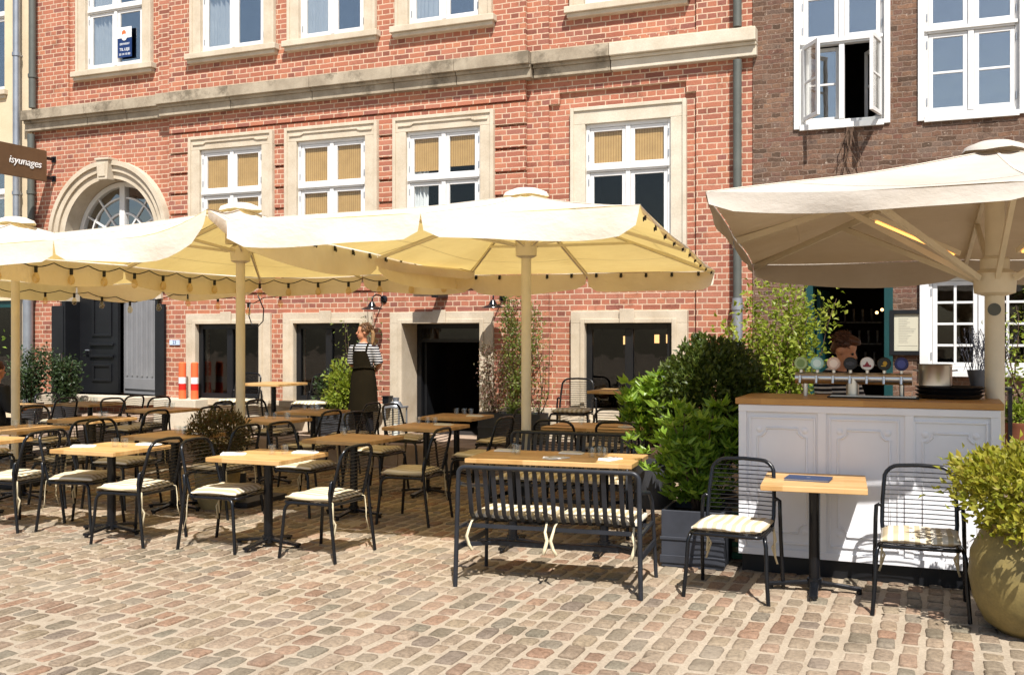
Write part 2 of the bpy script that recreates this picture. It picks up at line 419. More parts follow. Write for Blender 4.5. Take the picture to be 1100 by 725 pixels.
M['olive_leaf'] = leaf_mat('olive_leaves', [(.08,.12,.02),(.13,.18,.03),(.18,.21,.05),(.24,.24,.07)], .38)
M['dark_leaf'] = leaf_mat('dark_leaves', [(.02,.04,.014),(.035,.06,.02),(.05,.08,.03),(.03,.05,.015)], .3)
# ------------------------------------------------------------------ camera, sun, sky
cam = bpy.data.cameras.new('camera'); cam.lens = 36; cam.sensor_width = 36; cam.clip_end = 500
co = bpy.data.objects.new('camera', cam); COL.objects.link(co)
co.location = (0, -13.12, 1.7); co.rotation_euler = (R(90), 0, R(22.71)); scn.camera = co
EL = R(54); AZ = math.atan2(-.863, .502)           # the sun stands behind the camera, to the right
sd = Vector((math.cos(EL)*math.cos(AZ), math.cos(EL)*math.sin(AZ), math.sin(EL)))
sun = bpy.data.lights.new('sun', 'SUN'); sun.energy = 5.0; sun.angle = R(.53); sun.color = (1.0, .962, .912)
so = bpy.data.objects.new('sun', sun); COL.objects.link(so); so.rotation_euler = (-sd).to_track_quat('-Z', 'Y').to_euler(); so.location = sd*30
w = bpy.data.worlds.new('World'); scn.world = w; w.use_nodes = True
wn = w.node_tree; sky = wn.nodes.new('ShaderNodeTexSky'); sky.sky_type = 'NISHITA'; sky.sun_disc = False
sky.sun_elevation = EL; sky.sun_rotation = math.atan2(sd.x, sd.y); sky.air_density = 1.0; sky.dust_density = 1.2
wn.links.new(sky.outputs[0], wn.nodes['Background'].inputs[0]); wn.nodes['Background'].inputs[1].default_value = .088
scn.view_settings.view_transform = 'Standard'; scn.view_settings.look = 'None'
scn.view_settings.exposure = .68; scn.view_settings.gamma = 1
scn.cycles.max_bounces = 10; scn.cycles.transparent_max_bounces = 16; scn.cycles.caustics_reflective = False; scn.cycles.caustics_refractive = False
scn.cycles.use_denoising = True; scn.cycles.sample_clamp_indirect = 8

# ------------------------------------------------------------------ ground
g = MB(); g.add([(-70,-90,-.004),(70,-90,-.004),(70,40,-.004),(-70,40,-.004)], [(0,1,2,3)])
tag(g.build('ground', sand_mat()), kind='structure')
PLAT_Y = -1.2; PLAT_Z = .29
def setts():
    r = random.Random(3); b = MB()
    x = -19.0
    while x < 6.0:
        wd = r.uniform(.098, .134); y = -12.5 + r.uniform(0, .3)
        wig = r.uniform(-.004,.004)
        far = x < -12
        while y < PLAT_Y - .12:
            ln = r.choice((r.uniform(.125,.165), r.uniform(.15,.20), r.uniform(.17,.235)))
            if y + ln > PLAT_Y - .02: break
            cx = x + wd/2 + wig*math.sin(y*2) + r.uniform(-.006,.006); cy = y + ln/2
            hw = wd/2 - r.uniform(.004,.012); hl = ln/2 - r.uniform(.003,.010)
            rot = r.gauss(0, .022); tx = r.gauss(0,.012); ty = r.gauss(0,.012); zt = r.gauss(.003,.0035)
            out = []; p = r.uniform(.18,.42); n = 14
            for k in range(n):
                a = 2*PI*k/n + PI/n
                ca, sa = math.cos(a), math.sin(a)
                ux = math.copysign(abs(ca)**p, ca); uy = math.copysign(abs(sa)**p, sa)
                j = 1 + r.gauss(0, .065)
                out.append((ux*hw*j, uy*hl*(1+r.gauss(0,.035))))
            vs = []
            for sc, dz in ((1.02,-.035),(1.0,-.007),(.945,.0005),(.62,.0035)):
                for (ox, oy) in out:
                    qx = ox*sc if sc > .9 else ox*sc; qy = oy*(1-(1-sc)*hw/hl*1.0)
                    z = zt + dz + qx*tx + qy*ty
                    vs.append((cx + qx*math.cos(rot) - qy*math.sin(rot), cy + qx*math.sin(rot) + qy*math.cos(rot), z + (r.gauss(0,.0012) if sc < .98 else 0)))
            vs.append((cx, cy, zt + .004 + r.gauss(0,.0015)))
            fs = []
            for q in range(3):
                for k in range(n):
                    l = (k+1) % n
                    fs.append((q*n+k, q*n+l, (q+1)*n+l, (q+1)*n+k))
            for k in range(n): fs.append((3*n+k, 3*n+(k+1)%n, 4*n))
            b.add(vs, fs)
            y += ln + r.uniform(.016,.034)
        x += wd + r.uniform(.014,.03)
    tag(b.build('pavement', setts_mat(), smooth=True, angle=70), kind='structure')
setts()
# raised granite walkway along the house fronts, one big kerb with slabs on it
kb = MB(); x = -19.0; rk = random.Random(5)
while x < 7:
    L = rk.uniform(.95, 1.5)
    kb.box(x+.003, x+L-.003, PLAT_Y+rk.uniform(-.006,.006), PLAT_Y+.3, -.05, PLAT_Z+rk.uniform(-.004,.003)); x += L
kb_o = tag(kb.build('kerb', M['granite'], bevel=.012), kind='structure')
wk = MB(); x = -19.0
while x < 7:
    L = rk.uniform(.7,1.0)
    for (ya, yb) in ((PLAT_Y+.306, -.5), (-.494, .3)):
        wk.box(x+.003, x+L-.003, ya, yb, 0, PLAT_Z - rk.uniform(.0,.006))
    x += L
tag(wk.build('walkway', M['granite'], bevel=.006), kind='structure')

# ------------------------------------------------------------------ walls as depth fields
def depthwall(name, x0, x1, z0, z1, base, rects, mat, parent, y0=0, cap=.35):
    """rects: (xa, xb, za, zb, depth) painted in order; depth ('hole', d) leaves an opening whose reveals reach d"""
    xs = sorted({x0, x1} | {min(max(v, x0), x1) for r in rects for v in r[:2]})
    zs = sorted({z0, z1} | {min(max(v, z0), z1) for r in rects for v in r[2:4]})
    nx, nz = len(xs)-1, len(zs)-1
    D = [[base]*nz for _ in range(nx)]
    for (xa, xb, za, zb, d) in rects:
        for i in range(nx):
            if xa - 1e-6 <= xs[i] and xs[i+1] <= xb + 1e-6:
                for k in range(nz):
                    if za - 1e-6 <= zs[k] and zs[k+1] <= zb + 1e-6: D[i][k] = d
    b = MB()
    dv = lambda d: d[1] if isinstance(d, tuple) else d
    for i in range(nx):
        for k in range(nz):
            d = D[i][k]
            if not isinstance(d, tuple):
                y = y0 + d
                b.add([(xs[i],y,zs[k]),(xs[i+1],y,zs[k]),(xs[i+1],y,zs[k+1]),(xs[i],y,zs[k+1])], [(0,1,2,3)])
            e = D[i+1][k] if i+1 < nx else cap
            a, c = dv(d), dv(e)
            if abs(a-c) > 1e-6: b.add([(xs[i+1],y0+a,zs[k]),(xs[i+1],y0+c,zs[k]),(xs[i+1],y0+c,zs[k+1]),(xs[i+1],y0+a,zs[k+1])], [(0,1,2,3)])
            if i == 0: b.add([(x0,y0+a,zs[k]),(x0,y0+cap,zs[k]),(x0,y0+cap,zs[k+1]),(x0,y0+a,zs[k+1])], [(3,2,1,0)])
            e = D[i][k+1] if k+1 < nz else cap
            a, c = dv(d), dv(e)
            if abs(a-c) > 1e-6: b.add([(xs[i],y0+a,zs[k+1]),(xs[i+1],y0+a,zs[k+1]),(xs[i+1],y0+c,zs[k+1]),(xs[i],y0+c,zs[k+1])], [(0,1,2,3)])
    return b

def frame_boxes(b, x0, x1, z0, z1, t, y0, y1, tb=None, top=True, bottom=True):
    tb = t if tb is None else tb
    b.box(x0, x0+t, y0, y1, z0, z1); b.box(x1-t, x1, y0, y1, z0, z1)
    if top: b.box(x0+t, x1-t, y0, y1, z1-t, z1)
    if bottom: b.box(x0+t, x1-t, y0, y1, z0, z0+tb)

def sash(parent, x0, x1, z0, z1, y, bars=0, t=.052, name='sash', mat='white_paint'):
    b = MB(); frame_boxes(b, x0, x1, z0, z1, t, y, y+.035)
    for i in range(bars):
        zz = z0 + (z1-z0)*(i+1)/(bars+1); b.box(x0+t, x1-t, y+.004, y+.03, zz-.014, zz+.014)
    # hinges on the outer stile
    return b.build(name, M[mat], parent, bevel=.004)

def window(parent, x0, x1, z0, z1, zt, y, glass='sky_glass', blind=None, curtain=False, surround=None, sill=None, bars=0, lower_bars=0, skip_lower=False):
    """white four-light casement window: frame is the part, sashes, pane, blind and stone surround are sub-parts"""
    b = MB(); frame_boxes(b, x0, x1, z0, z1, .05, y, y+.09)
    xm = (x0+x1)/2
    if zt: 
        b.box(x0+.05, x1-.05, y-.012, y+.088, zt-.035, zt+.035)
        b.box(xm-.032, xm+.032, y-.006, y+.086, z0+.05, zt-.035); b.box(xm-.032, xm+.032, y-.006, y+.086, zt+.035, z1-.05)
        b.box(x0+.02, x1-.02, y-.03, y-.012, zt-.012, zt+.03)
    else: b.box(xm-.032, xm+.032, y-.006, y+.086, z0+.05, z1-.05)
    win = b.build('window', M['white_paint'], parent, bevel=.004)
    rows = [(zt+.035, z1-.05, bars), (z0+.05, zt-.035, lower_bars)] if zt else [(z0+.05, z1-.05, bars)]
    for ri, (za, zb, nb) in enumerate(rows):
        for (xa, xb, side) in ((x0+.05, xm-.032, 0), (xm+.032, x1-.05, 1)):
            if skip_lower and ri == 1: continue
            sash(win, xa+.003, xb-.003, za+.003, zb-.003, y+.012, nb)
            xh = xa-.012 if side == 0 else xb+.012
            for zz in (za+.13, zb-.13):
                hb = MB(); hb.cbox((xh, y-.004, zz), (.012,.012,.09)); hb.build('hinge', M['zinc'], win)
    if not skip_lower:
        p = MB(); p.box(x0+.06, x1-.06, y+.028, y+.032, z0+.06, z1-.06); p.build('pane', M[glass], win)
    elif zt:
        p = MB(); p.box(x0+.06, x1-.06, y+.028, y+.032, zt+.04, z1-.06); p.build('pane', M[glass], win)
    if blind:
        for (xa, xb, zb_) in blind:
            q = MB(); q.box(xa, xb, y+.052, y+.057, zb_, z1-.03); q.box(xa, xb, y+.045, y+.066, zb_-.02, zb_+.015); q.build('blind', M['blind'], win)
    if curtain:
        for (xa, xb) in curtain:
            q = MB(); n = 40; vs = []
            for i in range(n+1):
                t = i/n; xx = xa + (xb-xa)*t; yy = y+.09 + .022*math.sin(t*PI*13) + .01*math.sin(t*31)
                vs += [(xx, yy, z0+.03), (xx + .03*math.sin(t*9), yy, z1)]
            q.add(vs, [(2*i, 2*i+2, 2*i+3, 2*i+1) for i in range(n)]); q.build('curtain', M['curtain'], win, smooth=True, angle=180)
    if surround:
        sx0, sx1, sz0, sz1, ys, mt = surround
        s = MB()
        s.box(sx0, x0, ys, y+.04, sz0, z1); s.box(x1, sx1, ys, y+.04, sz0, z1); s.box(sx0, sx1, ys, y+.04, z1, sz1)
        # raised outer fillet
        s.box(sx0, sx0+.05, ys-.022, ys, sz0, sz1); s.box(sx1-.05, sx1, ys-.022, ys, sz0, sz1); s.box(sx0+.05, sx1-.05, ys-.022, ys, sz1-.05, sz1)
        if mt == 'sandstone' and sz1 < 5.5:
            # broken ornament on the lintel
            zc = (z1+sz1)/2 - .02; wdt = sx1-sx0
            s.box(sx0+.09, sx0+.30, ys-.02, ys, zc-.012, zc+.018); s.box(sx1-.30, sx1-.09, ys-.02, ys, zc-.012, zc+.018)
            s.box(sx0+.34, sx1-.34, ys-.02, ys, zc+.015, zc+.045)
            s.bar((sx0+.30, ys-.01, zc+.003), (sx0+.34, ys-.01, zc+.03), .02, .03); s.bar((sx1-.30, ys-.01, zc+.003), (sx1-.34, ys-.01, zc+.03), .02, .03)
        s.build('stone_surround', M[mt], win, bevel=.006)
    if sill:
        a, c, z, ys = sill
        s = MB(); s.box(a, c, ys, y+.05, z-.09, z); s.box(a+.03, c-.03, ys+.04, y+.05, z-.15, z-.09); s.build('sill', M['sandstone'], win, bevel=.008)
    return win

# ------------------------------------------------------------------ red brick house
red = thing('brick_house', 'tall red brick house with sandstone band and white windows behind the cream parasols', 'house', (0,0,0))
XL, XR = -14.55, -2.205
CB0, CB1 = -11.49, -5.29
rects = [(CB0, CB1, 0, 8.2, 0.0)]
for k in range(9):
    z = 4.97 - .324*k
    if z > 2.3: rects.append((CB0, CB1, z-.019, z+.019, .07))
rects += [(-4.98,-2.93,.74,4.90,.13),(-4.82,-3.06,4.90,5.05,.13),(-4.98,-2.93,5.7,8.2,.13),(-13.74,-11.78,5.7,8.2,.13)]
UP = [(-13.36,-12.13,6.2),(-10.83,-9.62,6.2),(-8.98,-7.84,6.2),(-7.11,-5.98,6.2),(-4.47,-3.27,6.2)]
for a, c, z in UP: rects.append((a-.04, c+.04, z-.05, 8.0, ('hole', .34)))
W1 = [(-10.85,-9.66,4.67),(-9.02,-7.82,4.67),(-7.14,-5.96,4.67),(-4.45,-3.27,4.59)]
for a, c, z in W1: rects.append((a-.04, c+.04, 2.70, z+.04, ('hole', .34)))
GW = [(-10.92,-9.70,.74,1.91),(-9.07,-7.90,.74,1.91),(-4.44,-3.24,.60,1.89)]
for a, c, z0, z1 in GW: rects.append((a-.04, c+.04, z0-.04, z1+.04, ('hole', .34)))
rects.append((-7.24,-5.92,.25,1.94,('hole',.5)))
GX, GR, GZ = -12.79, 1.0, 3.36                       # gate arch centre, radius, springing
rects.append((GX-GR, GX+GR, .74, GZ+GR, ('hole', .5)))
wall = depthwall('wall', XL, XR, .0, 8.2, .08, rects, M['brick'], red)
# spandrels and soffit of the gate arch
n = 28
for s in (-1, 1):
    vs = []; 
    for i in range(n+1):
        a = PI/2*i/n
        vs += [(GX+s*GR*math.cos(a), .08, GZ+GR*math.sin(a)), (GX+s*GR, .08, GZ+GR*math.sin(a))]
    wall.add(vs, [(2*i, 2*i+1, 2*i+3, 2*i+2) for i in range(n)])
wall.build('wall', M['brick'], red)
# interior: dim rooms behind the openings
it = MB()
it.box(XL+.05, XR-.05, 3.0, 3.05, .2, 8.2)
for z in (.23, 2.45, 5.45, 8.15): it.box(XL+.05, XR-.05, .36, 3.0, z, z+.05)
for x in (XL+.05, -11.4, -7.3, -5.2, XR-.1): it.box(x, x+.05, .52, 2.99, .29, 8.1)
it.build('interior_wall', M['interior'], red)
# sandstone string course, stepping round the middle bay
sc = MB()
def course(b, xa, xb, yf):
    b.box(xa, xb, yf-.20, .2, 5.43, 5.60); b.box(xa+.001, xb-.001, yf-.14, .2, 5.385, 5.43); b.box(xa+.002, xb-.002, yf-.11, .2, 5.255, 5.385)
x = -14.75
for xa, xb in ((-14.62,-13.2),(-13.194,-12.35),(-12.344,-11.62)): course(sc, xa, xb, .08)
for xa, xb in ((-11.61,-10.2),(-10.194,-8.7),(-8.694,-7.3),(-7.294,-6.3),(-6.294,-5.17)): course(sc, xa, xb, 0)
course(sc, -5.16, -4.06, .08)
sc.build('string_course', M['old_stone'], red, bevel=.006)
sc = MB(); course(sc, -4.054, -2.14, .08); sc.build('string_course', M['pale_stone'], red, bevel=.01)
# plinth
for xa, xb, yf in ((-14.55,-13.82,.05),(-11.75,-11.5,.05),(-11.53,-7.42,-.03),(-5.74,-5.26,-.03),(-5.25,-2.21,.05)):
    pl = MB(); pl.box(xa, xb, yf, .3, .2, .735); pl.build('plinth', M['sandstone'], red, bevel=.008)
pl = MB(); pl.box(-11.44, -10.62, -.42, -.032, .27, .735); pl.build('stone_ledge', M['pale_stone'], red, bevel=.01)
# windows of the upper floor (only the lower half is in the photograph)
for i, (a, c, z) in enumerate(UP):
    dy = .13 if i in (0, 4) else 0
    w_ = window(red, a, c, z, 7.95, 7.2, .01 + dy, 'sky_glass', curtain=[(a+.03, (a+c)/2-.08)] if i < 4 else None,
           surround=(a-.20, c+.20, z, 8.15, dy-.055, 'sandstone'), sill=(a-.26, c+.26, z-.002, dy-.13))
    if i == 0:
        # letting-agent poster in the left pane of the window
        x0 = -12.68
        q = MB(); q.box(x0, x0+.30, .115, .121, 6.36, 6.86); po = q.build('poster', M['navy'], w_)
for i, (a, c, z) in enumerate(W1):
    xm = (a+c)/2
    bl = [(a+.07, xm-.03, [3.35,3.1,4.12,3.98][i]), (xm+.03, c-.07, [3.3,3.15,4.16,3.98][i])]
    window(red, a, c, 2.75, z, 3.97, .0 if i < 3 else .13, 'glass', blind=bl, surround=(a-.21, c+.21, 2.75, 4.885 if i < 3 else 4.82, -.05 if i < 3 else .08, 'sandstone' if i < 3 else 'pale_stone'), sill=(a-.25, c+.25, 2.75, -.1 if i < 3 else .02), curtain=[(a+.05, a+.3)] if i == 2 else None)
# ground floor dark windows and door
def dark_window(a, c, z0, z1, yf, lamps=()):
    b = MB(); yw = yf+.075; frame_boxes(b, a, c, z0, z1, .08, yw, yw+.08)
    xm = (a+c)/2; b.box(xm-.055, xm+.055, yw-.005, yw+.075, z0+.08, z1-.08)
    win = b.build('basement_window', M['black_paint'], red, bevel=.004)
    p = MB(); p.box(a+.07, c-.07, yw+.03, yw+.035, z0+.07, z1-.07); p.build('pane', M['dark_glass'], win)
    for (x, z) in lamps:
        l = MB(); l.tube([(x,1.1,z),(x,1.1,z+.12)], .035, 10); l.build('pendant_lamp', M['warm_lamp'], win)
    s = MB()
    s.box(a-.2, a, yf, .26, z0, z1); s.box(c, c+.2, yf, .26, z0, z1); s.box(a-.2, c+.2, yf, .26, z1, z1+.165)
    s.box(a-.06, a-.0, yf-.02, yf, z0, z1+.06); s.box(c, c+.06, yf-.02, yf, z0, z1+.06); s.box(a, c, yf-.02, yf, z1+.002, z1+.06)
    s.box(xm-.1, xm+.1, yf-.045, yf-.02, z1+.003, z1+.19)
    s.build('stone_surround', M['sandstone'], win, bevel=.006)
    s = MB(); s.box(a-.22, c+.22, yf-.07, .26, z0-.10, z0); s.build('sill', M['sandstone'], win, bevel=.006)
    return win
dark_window(*GW[0], -.05); dark_window(*GW[1], -.05)
dark_window(*GW[2], .03, [(-4.18,1.60),(-3.72,1.62),(-3.55,1.62)])
a, c, z1 = -7.20, -5.96, 1.90
b = MB(); frame_boxes(b, a, c, .29, z1, .07, .42, .50, bottom=False); b.box(a+.07, c-.07, .42, .49, 1.63, 1.68)
dr = b.build('doorway', M['black_paint'], red)
q = MB(); q.box(a+.08, a+.12, .5, 1.15, .3, 1.62); q.build('door_leaf', M['black_paint'], dr)
q = MB(); q.box(a+.07, c-.07, .455, .46, 1.68, 1.83); q.build('transom_pane', M['glass'], dr)
q = MB(); q.tube([(-6.35,1.4,1.72),(-6.35,1.4,1.76)], .02, 8); q.build('pendant_lamp', M['warm_lamp'], dr)
s = MB(); yf = -.05
s.box(a-.2, a, yf, .42, .29, z1); s.box(c, c+.2, yf, .42, .29, z1); s.box(a-.2, c+.2, yf, .42, z1, z1+.165)
s.box(a-.06, a, yf-.02, yf, .29, z1+.06); s.box(c, c+.06, yf-.02, yf, .29, z1+.06); s.box(a, c, yf-.02, yf, z1+.002, z1+.06)
s.box((a+c)/2-.1, (a+c)/2+.1, yf-.045, yf-.02, z1+.003, z1+.19)
s.build('stone_surround', M['sandstone'], dr, bevel=.006)
# gate with fanlight
def arch_ring(b, r0, r1, y0, y1, zs, n=40, cx=GX):
    vs = []
    for i in range(n+1):
        t = PI*i/n
        for r, y in ((r0,y0),(r1,y0),(r1,y1),(r0,y1)): vs.append((cx+r*math.cos(t), y, zs+r*math.sin(t)))
    fs = []
    for i in range(n):
        for k in range(4):
            l = (k+1) % 4; fs.append((i*4+k, i*4+l, (i+1)*4+l, (i+1)*4+k))
    fs += [(0,1,2,3), (n*4+3, n*4+2, n*4+1, n*4)]
    b.add(vs, fs)
gs = MB()
arch_ring(gs, .985, 1.10, .03, .5, GZ); arch_ring(gs, 1.102, 1.20, -.01, .2, GZ); arch_ring(gs, 1.202, 1.28, -.05, .2, GZ)
for s_ in (-1, 1):
    xa, xb = sorted((GX+s_*.985, GX+s_*1.10)); gs.box(xa, xb, .03, .5, 2.32, GZ)
    xa, xb = sorted((GX+s_*1.102, GX+s_*1.28)); gs.box(xa, xb, .02, .2, 2.5, GZ)
gate = gs.build('gate_surround', M['sandstone'], red, smooth=True, angle=30)
for s_ in (-1, 1):
    jb = MB(); xa, xb = sorted((GX+s_*.97, GX+s_*1.05)); jb.box(xa, xb, .04, .5, .742, 2.318); jb.build('jamb_board', M['black_paint'], gate)
k = MB()
vs = []
for y, s_ in ((-.12,1.0),(.1,1.0)):
    vs += [(GX-.10, y, GZ+.95), (GX+.10, y, GZ+.95), (GX+.13, y, GZ+1.27), (GX-.13, y, GZ+1.27)]
k.add(vs, [(0,1,2,3),(7,6,5,4),(0,4,5,1),(1,5,6,2),(2,6,7,3),(3,7,4,0)])
k.box(GX-.15, GX+.15, -.14, .1, GZ+1.272, GZ+1.31); k.box(GX-.07, GX+.07, -.135, -.122, GZ+1.0, GZ+1.22)
k.build('keystone', M['sandstone'], gate, bevel=.012)
fl = MB()
arch_ring(fl, .90, .98, .34, .42, GZ-.01); arch_ring(fl, .44, .475, .36, .40, GZ-.01); arch_ring(fl, .70, .73, .36, .40, GZ-.01)
fl.box(GX-.055, GX+.055, .33, .43, GZ-.05, GZ+.93); fl.box(GX-.97, GX+.97, .335, .425, GZ-.10, GZ-.01)
for d_ in (28, 52, 70, 110, 128, 152):
    if d_ in (70, 110): continue
    a_ = R(d_); fl.bar((GX+.1*math.cos(a_), .38, GZ+.1*math.sin(a_)), (GX+.91*math.cos(a_), .38, GZ+.91*math.sin(a_)), .03, .03, (0,1,0))
fan = fl.build('fanlight', M['white_paint'], red, smooth=True, angle=30)
p = MB(); vs = [(GX, .385, GZ)] + [(GX+.92*math.cos(PI*i/24), .385, GZ+.92*math.sin(PI*i/24)) for i in range(25)]
p.add(vs, [(0, i+1, i+2) for i in range(24)]); p.build('pane', M['sky_glass'], fan)
gl = MB(); gl.box(GX-.97, GX-.12, .36, .42, .75, 3.25)
lf = gl.build('gate_leaf', M['black_paint'], red)
gm = MB()
for (za, zb) in ((.95,1.25),(1.72,2.4),(2.5,3.1)):
    frame_boxes(gm, GX-.68, GX-.25, za, zb, .045, .335, .36)
for z in (1.36, 1.56): gm.box(GX-.72, GX-.2, .32, .36, z, z+.045)
gm.build('panel_moulding', M['black_paint'], lf, bevel=.006)
q = MB(); q.tube([(GX-.78,.36,1.48),(GX-.78,.30,1.48),(GX-.70,.30,1.48)], .012, 8); q.build('handle', M['zinc'], lf)
gl = MB(); gl.bar((GX-.09,.50,2.0),(GX+.98,.20,2.0), .05, 2.5, (0,0,1))
lf = gl.build('gate_leaf', M['grey_paint'], red)
gm = MB()
for i in range(7):
    t = .1 + i*.135; gm.bar((GX-.09+1.07*t, .50-.3*t-.034, 1.05), (GX-.09+1.07*t, .50-.3*t-.034, 3.2), .03, .018, (0,1,0))
gm.bar((GX-.05,.452,.92),(GX+.94,.175,.92), .02, .18)
gm.build('plank_cover_strips', M['grey_paint'], lf, bevel=.004)
q = MB(); q.box(GX-.98, GX+.98, -.25, .5, .60, .74); q.build('threshold', M['pale_stone'], red, bevel=.01)
q = MB()
for i, (y0, z1_) in enumerate(((-.5,.45),)): q.box(GX-1.3, GX+1.3, y0, .08, .28, z1_)
q.build('door_step', M['granite'], red, bevel=.012)
# black boards each side of the gate
for xa, xb, yy in ((-14.06,-13.80,.055),(-11.79,-11.60,.03)):
    q = MB(); q.box(xa, xb, yy-.03, yy+.02, .76, 2.24); tag(q.build('black_board', M['black_paint'], bevel=.004), 'narrow black board on the brick %s the grey gate' % ('left of' if xa < -13 else 'right of'), 'board')
# house number plate
q = MB(); q.box(-11.47, -11.27, -.02, 0, 1.58, 1.66); hp = tag(q.build('number_plate', flat_mat('plate_blue', hexc('#b8c8dc'), .4)), 'small pale blue number plate on the brick beside the grey gate', 'number plate')
# downpipes
def pipe(label, pts, r, mat, clamps):
    t = thing('downpipe', label, 'downpipe'); b = MB(); b.tube(pts, r, 14); b.build('pipe', M[mat], t, smooth=True, angle=60)
    for (x, y, z) in clamps:
        b = MB(); b.tube([(x,y,z-.03),(x,y,z+.03)], r*1.22, 14); b.box(x-.015, x+.015, y, y+.14, z-.012, z+.012); b.build('pipe_clamp', M[mat], t, smooth=True, angle=60)
    return t
t = pipe('dark grey downpipe on the right end of the red house', [(-2.38,-.02,8.2),(-2.38,-.02,5.64)], .055, 'dark_zinc', [(-2.38,-.02,6.6)])
b = MB(); b.tube([(-2.38,-.02,5.22),(-2.38,-.02,2.2)], .055, 14); b.build('pipe', M['dark_zinc'], t, smooth=True, angle=60)
b = MB(); b.tube([(-2.38,-.02,2.2),(-2.38,-.02,.3)], .068, 14); b.build('pipe', M['zinc'], t, smooth=True, angle=60)
b = MB(); b.tube([(-2.38,-.02,2.05),(-2.38,-.02,2.12)], .08, 14); b.build('pipe_clamp', M['zinc'], t, smooth=True, angle=60)
pipe('dark green-grey downpipe at the left edge of the red house', [(-14.44,-.03,8.2),(-14.44,-.03,5.65)], .06, 'dark_zinc', [(-14.44,-.03,6.2)])
t = pipe('dark downpipe below the stone band at the left house corner', [(-14.47,-.03,5.2),(-14.47,-.03,2.6)], .06, 'dark_zinc', [(-14.47,-.03,4.2)])
b = MB(); b.tube([(-14.47,-.03,2.6),(-14.5,-.05,2.45),(-14.52,-.05,2.3),(-14.52,-.05,.3)], .085, 14); b.build('pipe', M['zinc'], t, smooth=True, angle=60)
pipe('pale grey downpipe on the cream house at far left', [(-14.78,-.06,8.2),(-14.78,-.06,.3)], .06, 'zinc', [(-14.78,-.06,6.6),(-14.78,-.06,4.2)])

# ------------------------------------------------------------------ cream house at far left
cream = thing('cream_house', 'cream rendered house at the far left edge', 'house')
cw = [(-16.4,-15.2,2.9,5.02),(-16.4,-15.2,6.05,8.0),(-16.1,-14.97,.5,2.35)]
depthwall('wall', -19, -14.552, 0, 8.2, 0.0, [(a,c,z0,z1,('hole',.3)) for a,c,z0,z1 in cw], None, None, y0=.06).build('wall', M['cream_render'], cream)
for a, c, z0, z1 in cw[:2]:
    window(cream, a, c, z0, z1, z0+1.35, .16, 'sky_glass', sill=(a-.08, c+.08, z0, -.02))
b = MB(); frame_boxes(b, *cw[2][:2], *cw[2][2:], .12, .1, .2); dd = b.build('shop_door', M['teal'], cream); p = MB(); p.box(-16.0,-15.08,.14,.145,.6,2.25); p.build('pane', M['glass'], dd)
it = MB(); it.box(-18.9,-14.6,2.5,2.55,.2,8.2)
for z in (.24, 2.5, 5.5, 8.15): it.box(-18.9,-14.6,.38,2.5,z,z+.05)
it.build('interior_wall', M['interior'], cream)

# ------------------------------------------------------------------ brown brick house on the right
brown = thing('brown_brick_house', 'weathered brown brick house at right with an open white window', 'house')
BW = [(-1.63,-.62,4.34,6.0),(-.19,.85,4.33,6.0),(2.0,3.1,4.33,6.0)]
LW = [(-.14,1.02,1.30,2.42),(2.1,3.2,1.3,2.42)]
BD = (-1.52,-.56,.29,2.45)
br = [(a,c,z0,z1,('hole',.3)) for a,c,z0,z1 in BW+LW] + [(*BD, ('hole',.4))]
depthwall('wall', -2.20, 7, 0, 8.2, 0.0, br, None, None, y0=.06).build('wall', M['brown_brick'], brown)
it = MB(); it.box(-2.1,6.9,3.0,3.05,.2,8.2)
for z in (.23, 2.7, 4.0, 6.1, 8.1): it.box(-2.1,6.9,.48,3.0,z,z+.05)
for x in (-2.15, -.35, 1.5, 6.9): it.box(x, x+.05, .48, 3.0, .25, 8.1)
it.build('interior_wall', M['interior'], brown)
for i, (a, c, z0, z1) in enumerate(BW):
    w_ = window(brown, a, c, z0, z1, 5.355, .09, 'sky_glass', lower_bars=1, skip_lower=(i == 0))
    s = MB(); xs0, xs1 = a-.06, c+.06
    s.box(xs0, a+.01, .03, .1, z0-.05, z1); s.box(c-.01, xs1, .03, .1, z0-.05, z1); s.box(a+.01, c-.01, .02, .1, z0-.07, z0)
    s.build('casing', M['white_paint'], w_, bevel=.004)
    if i == 0:
        # inner glazing: left leaf closed, right leaf swung into the room
        xm_ = (a+c)/2
        si = sash(w_, a+.06, xm_-.035, z0+.06, 5.31, .20, 1, .045, 'inner_sash')
        p = MB(); p.box(a+.09, xm_-.06, .215, .219, z0+.09, 5.28); p.build('inner_pane', M['sky_glass'], w_)
        b = MB(); wd = .40; h = 5.30-(z0+.06); frame_boxes(b, 0, wd, 0, h, .045, -.016, .016); b.box(.045, wd-.045, -.012, .012, h/2-.014, h/2+.014)
        b.build('inner_sash', M['white_paint'], w_, bevel=.004, loc=(c-.07, .21, z0+.06), rot=(0,0,R(180-62)))
        # both lower casements stand open outwards
        for side in (-1, 1):
            wd = (c-a)/2 - .085; h = 5.32 - (z0+.05)
            b = MB(); frame_boxes(b, 0, wd, 0, h, .05, -.018, .018); b.box(.05, wd-.05, -.012, .012, h/2-.014, h/2+.014)
            hx = a+.05 if side < 0 else c-.05
            rz = R(-58) if side < 0 else R(180+78)
            cs = b.build('open_casement', M['white_paint'], w_, bevel=.004, loc=(hx, .075, z0+.05), rot=(0,0,rz))
            p = MB(); p.box(.045, wd-.045, -.003, .003, .045, h-.045); p.build('pane', M['sky_glass'], cs)
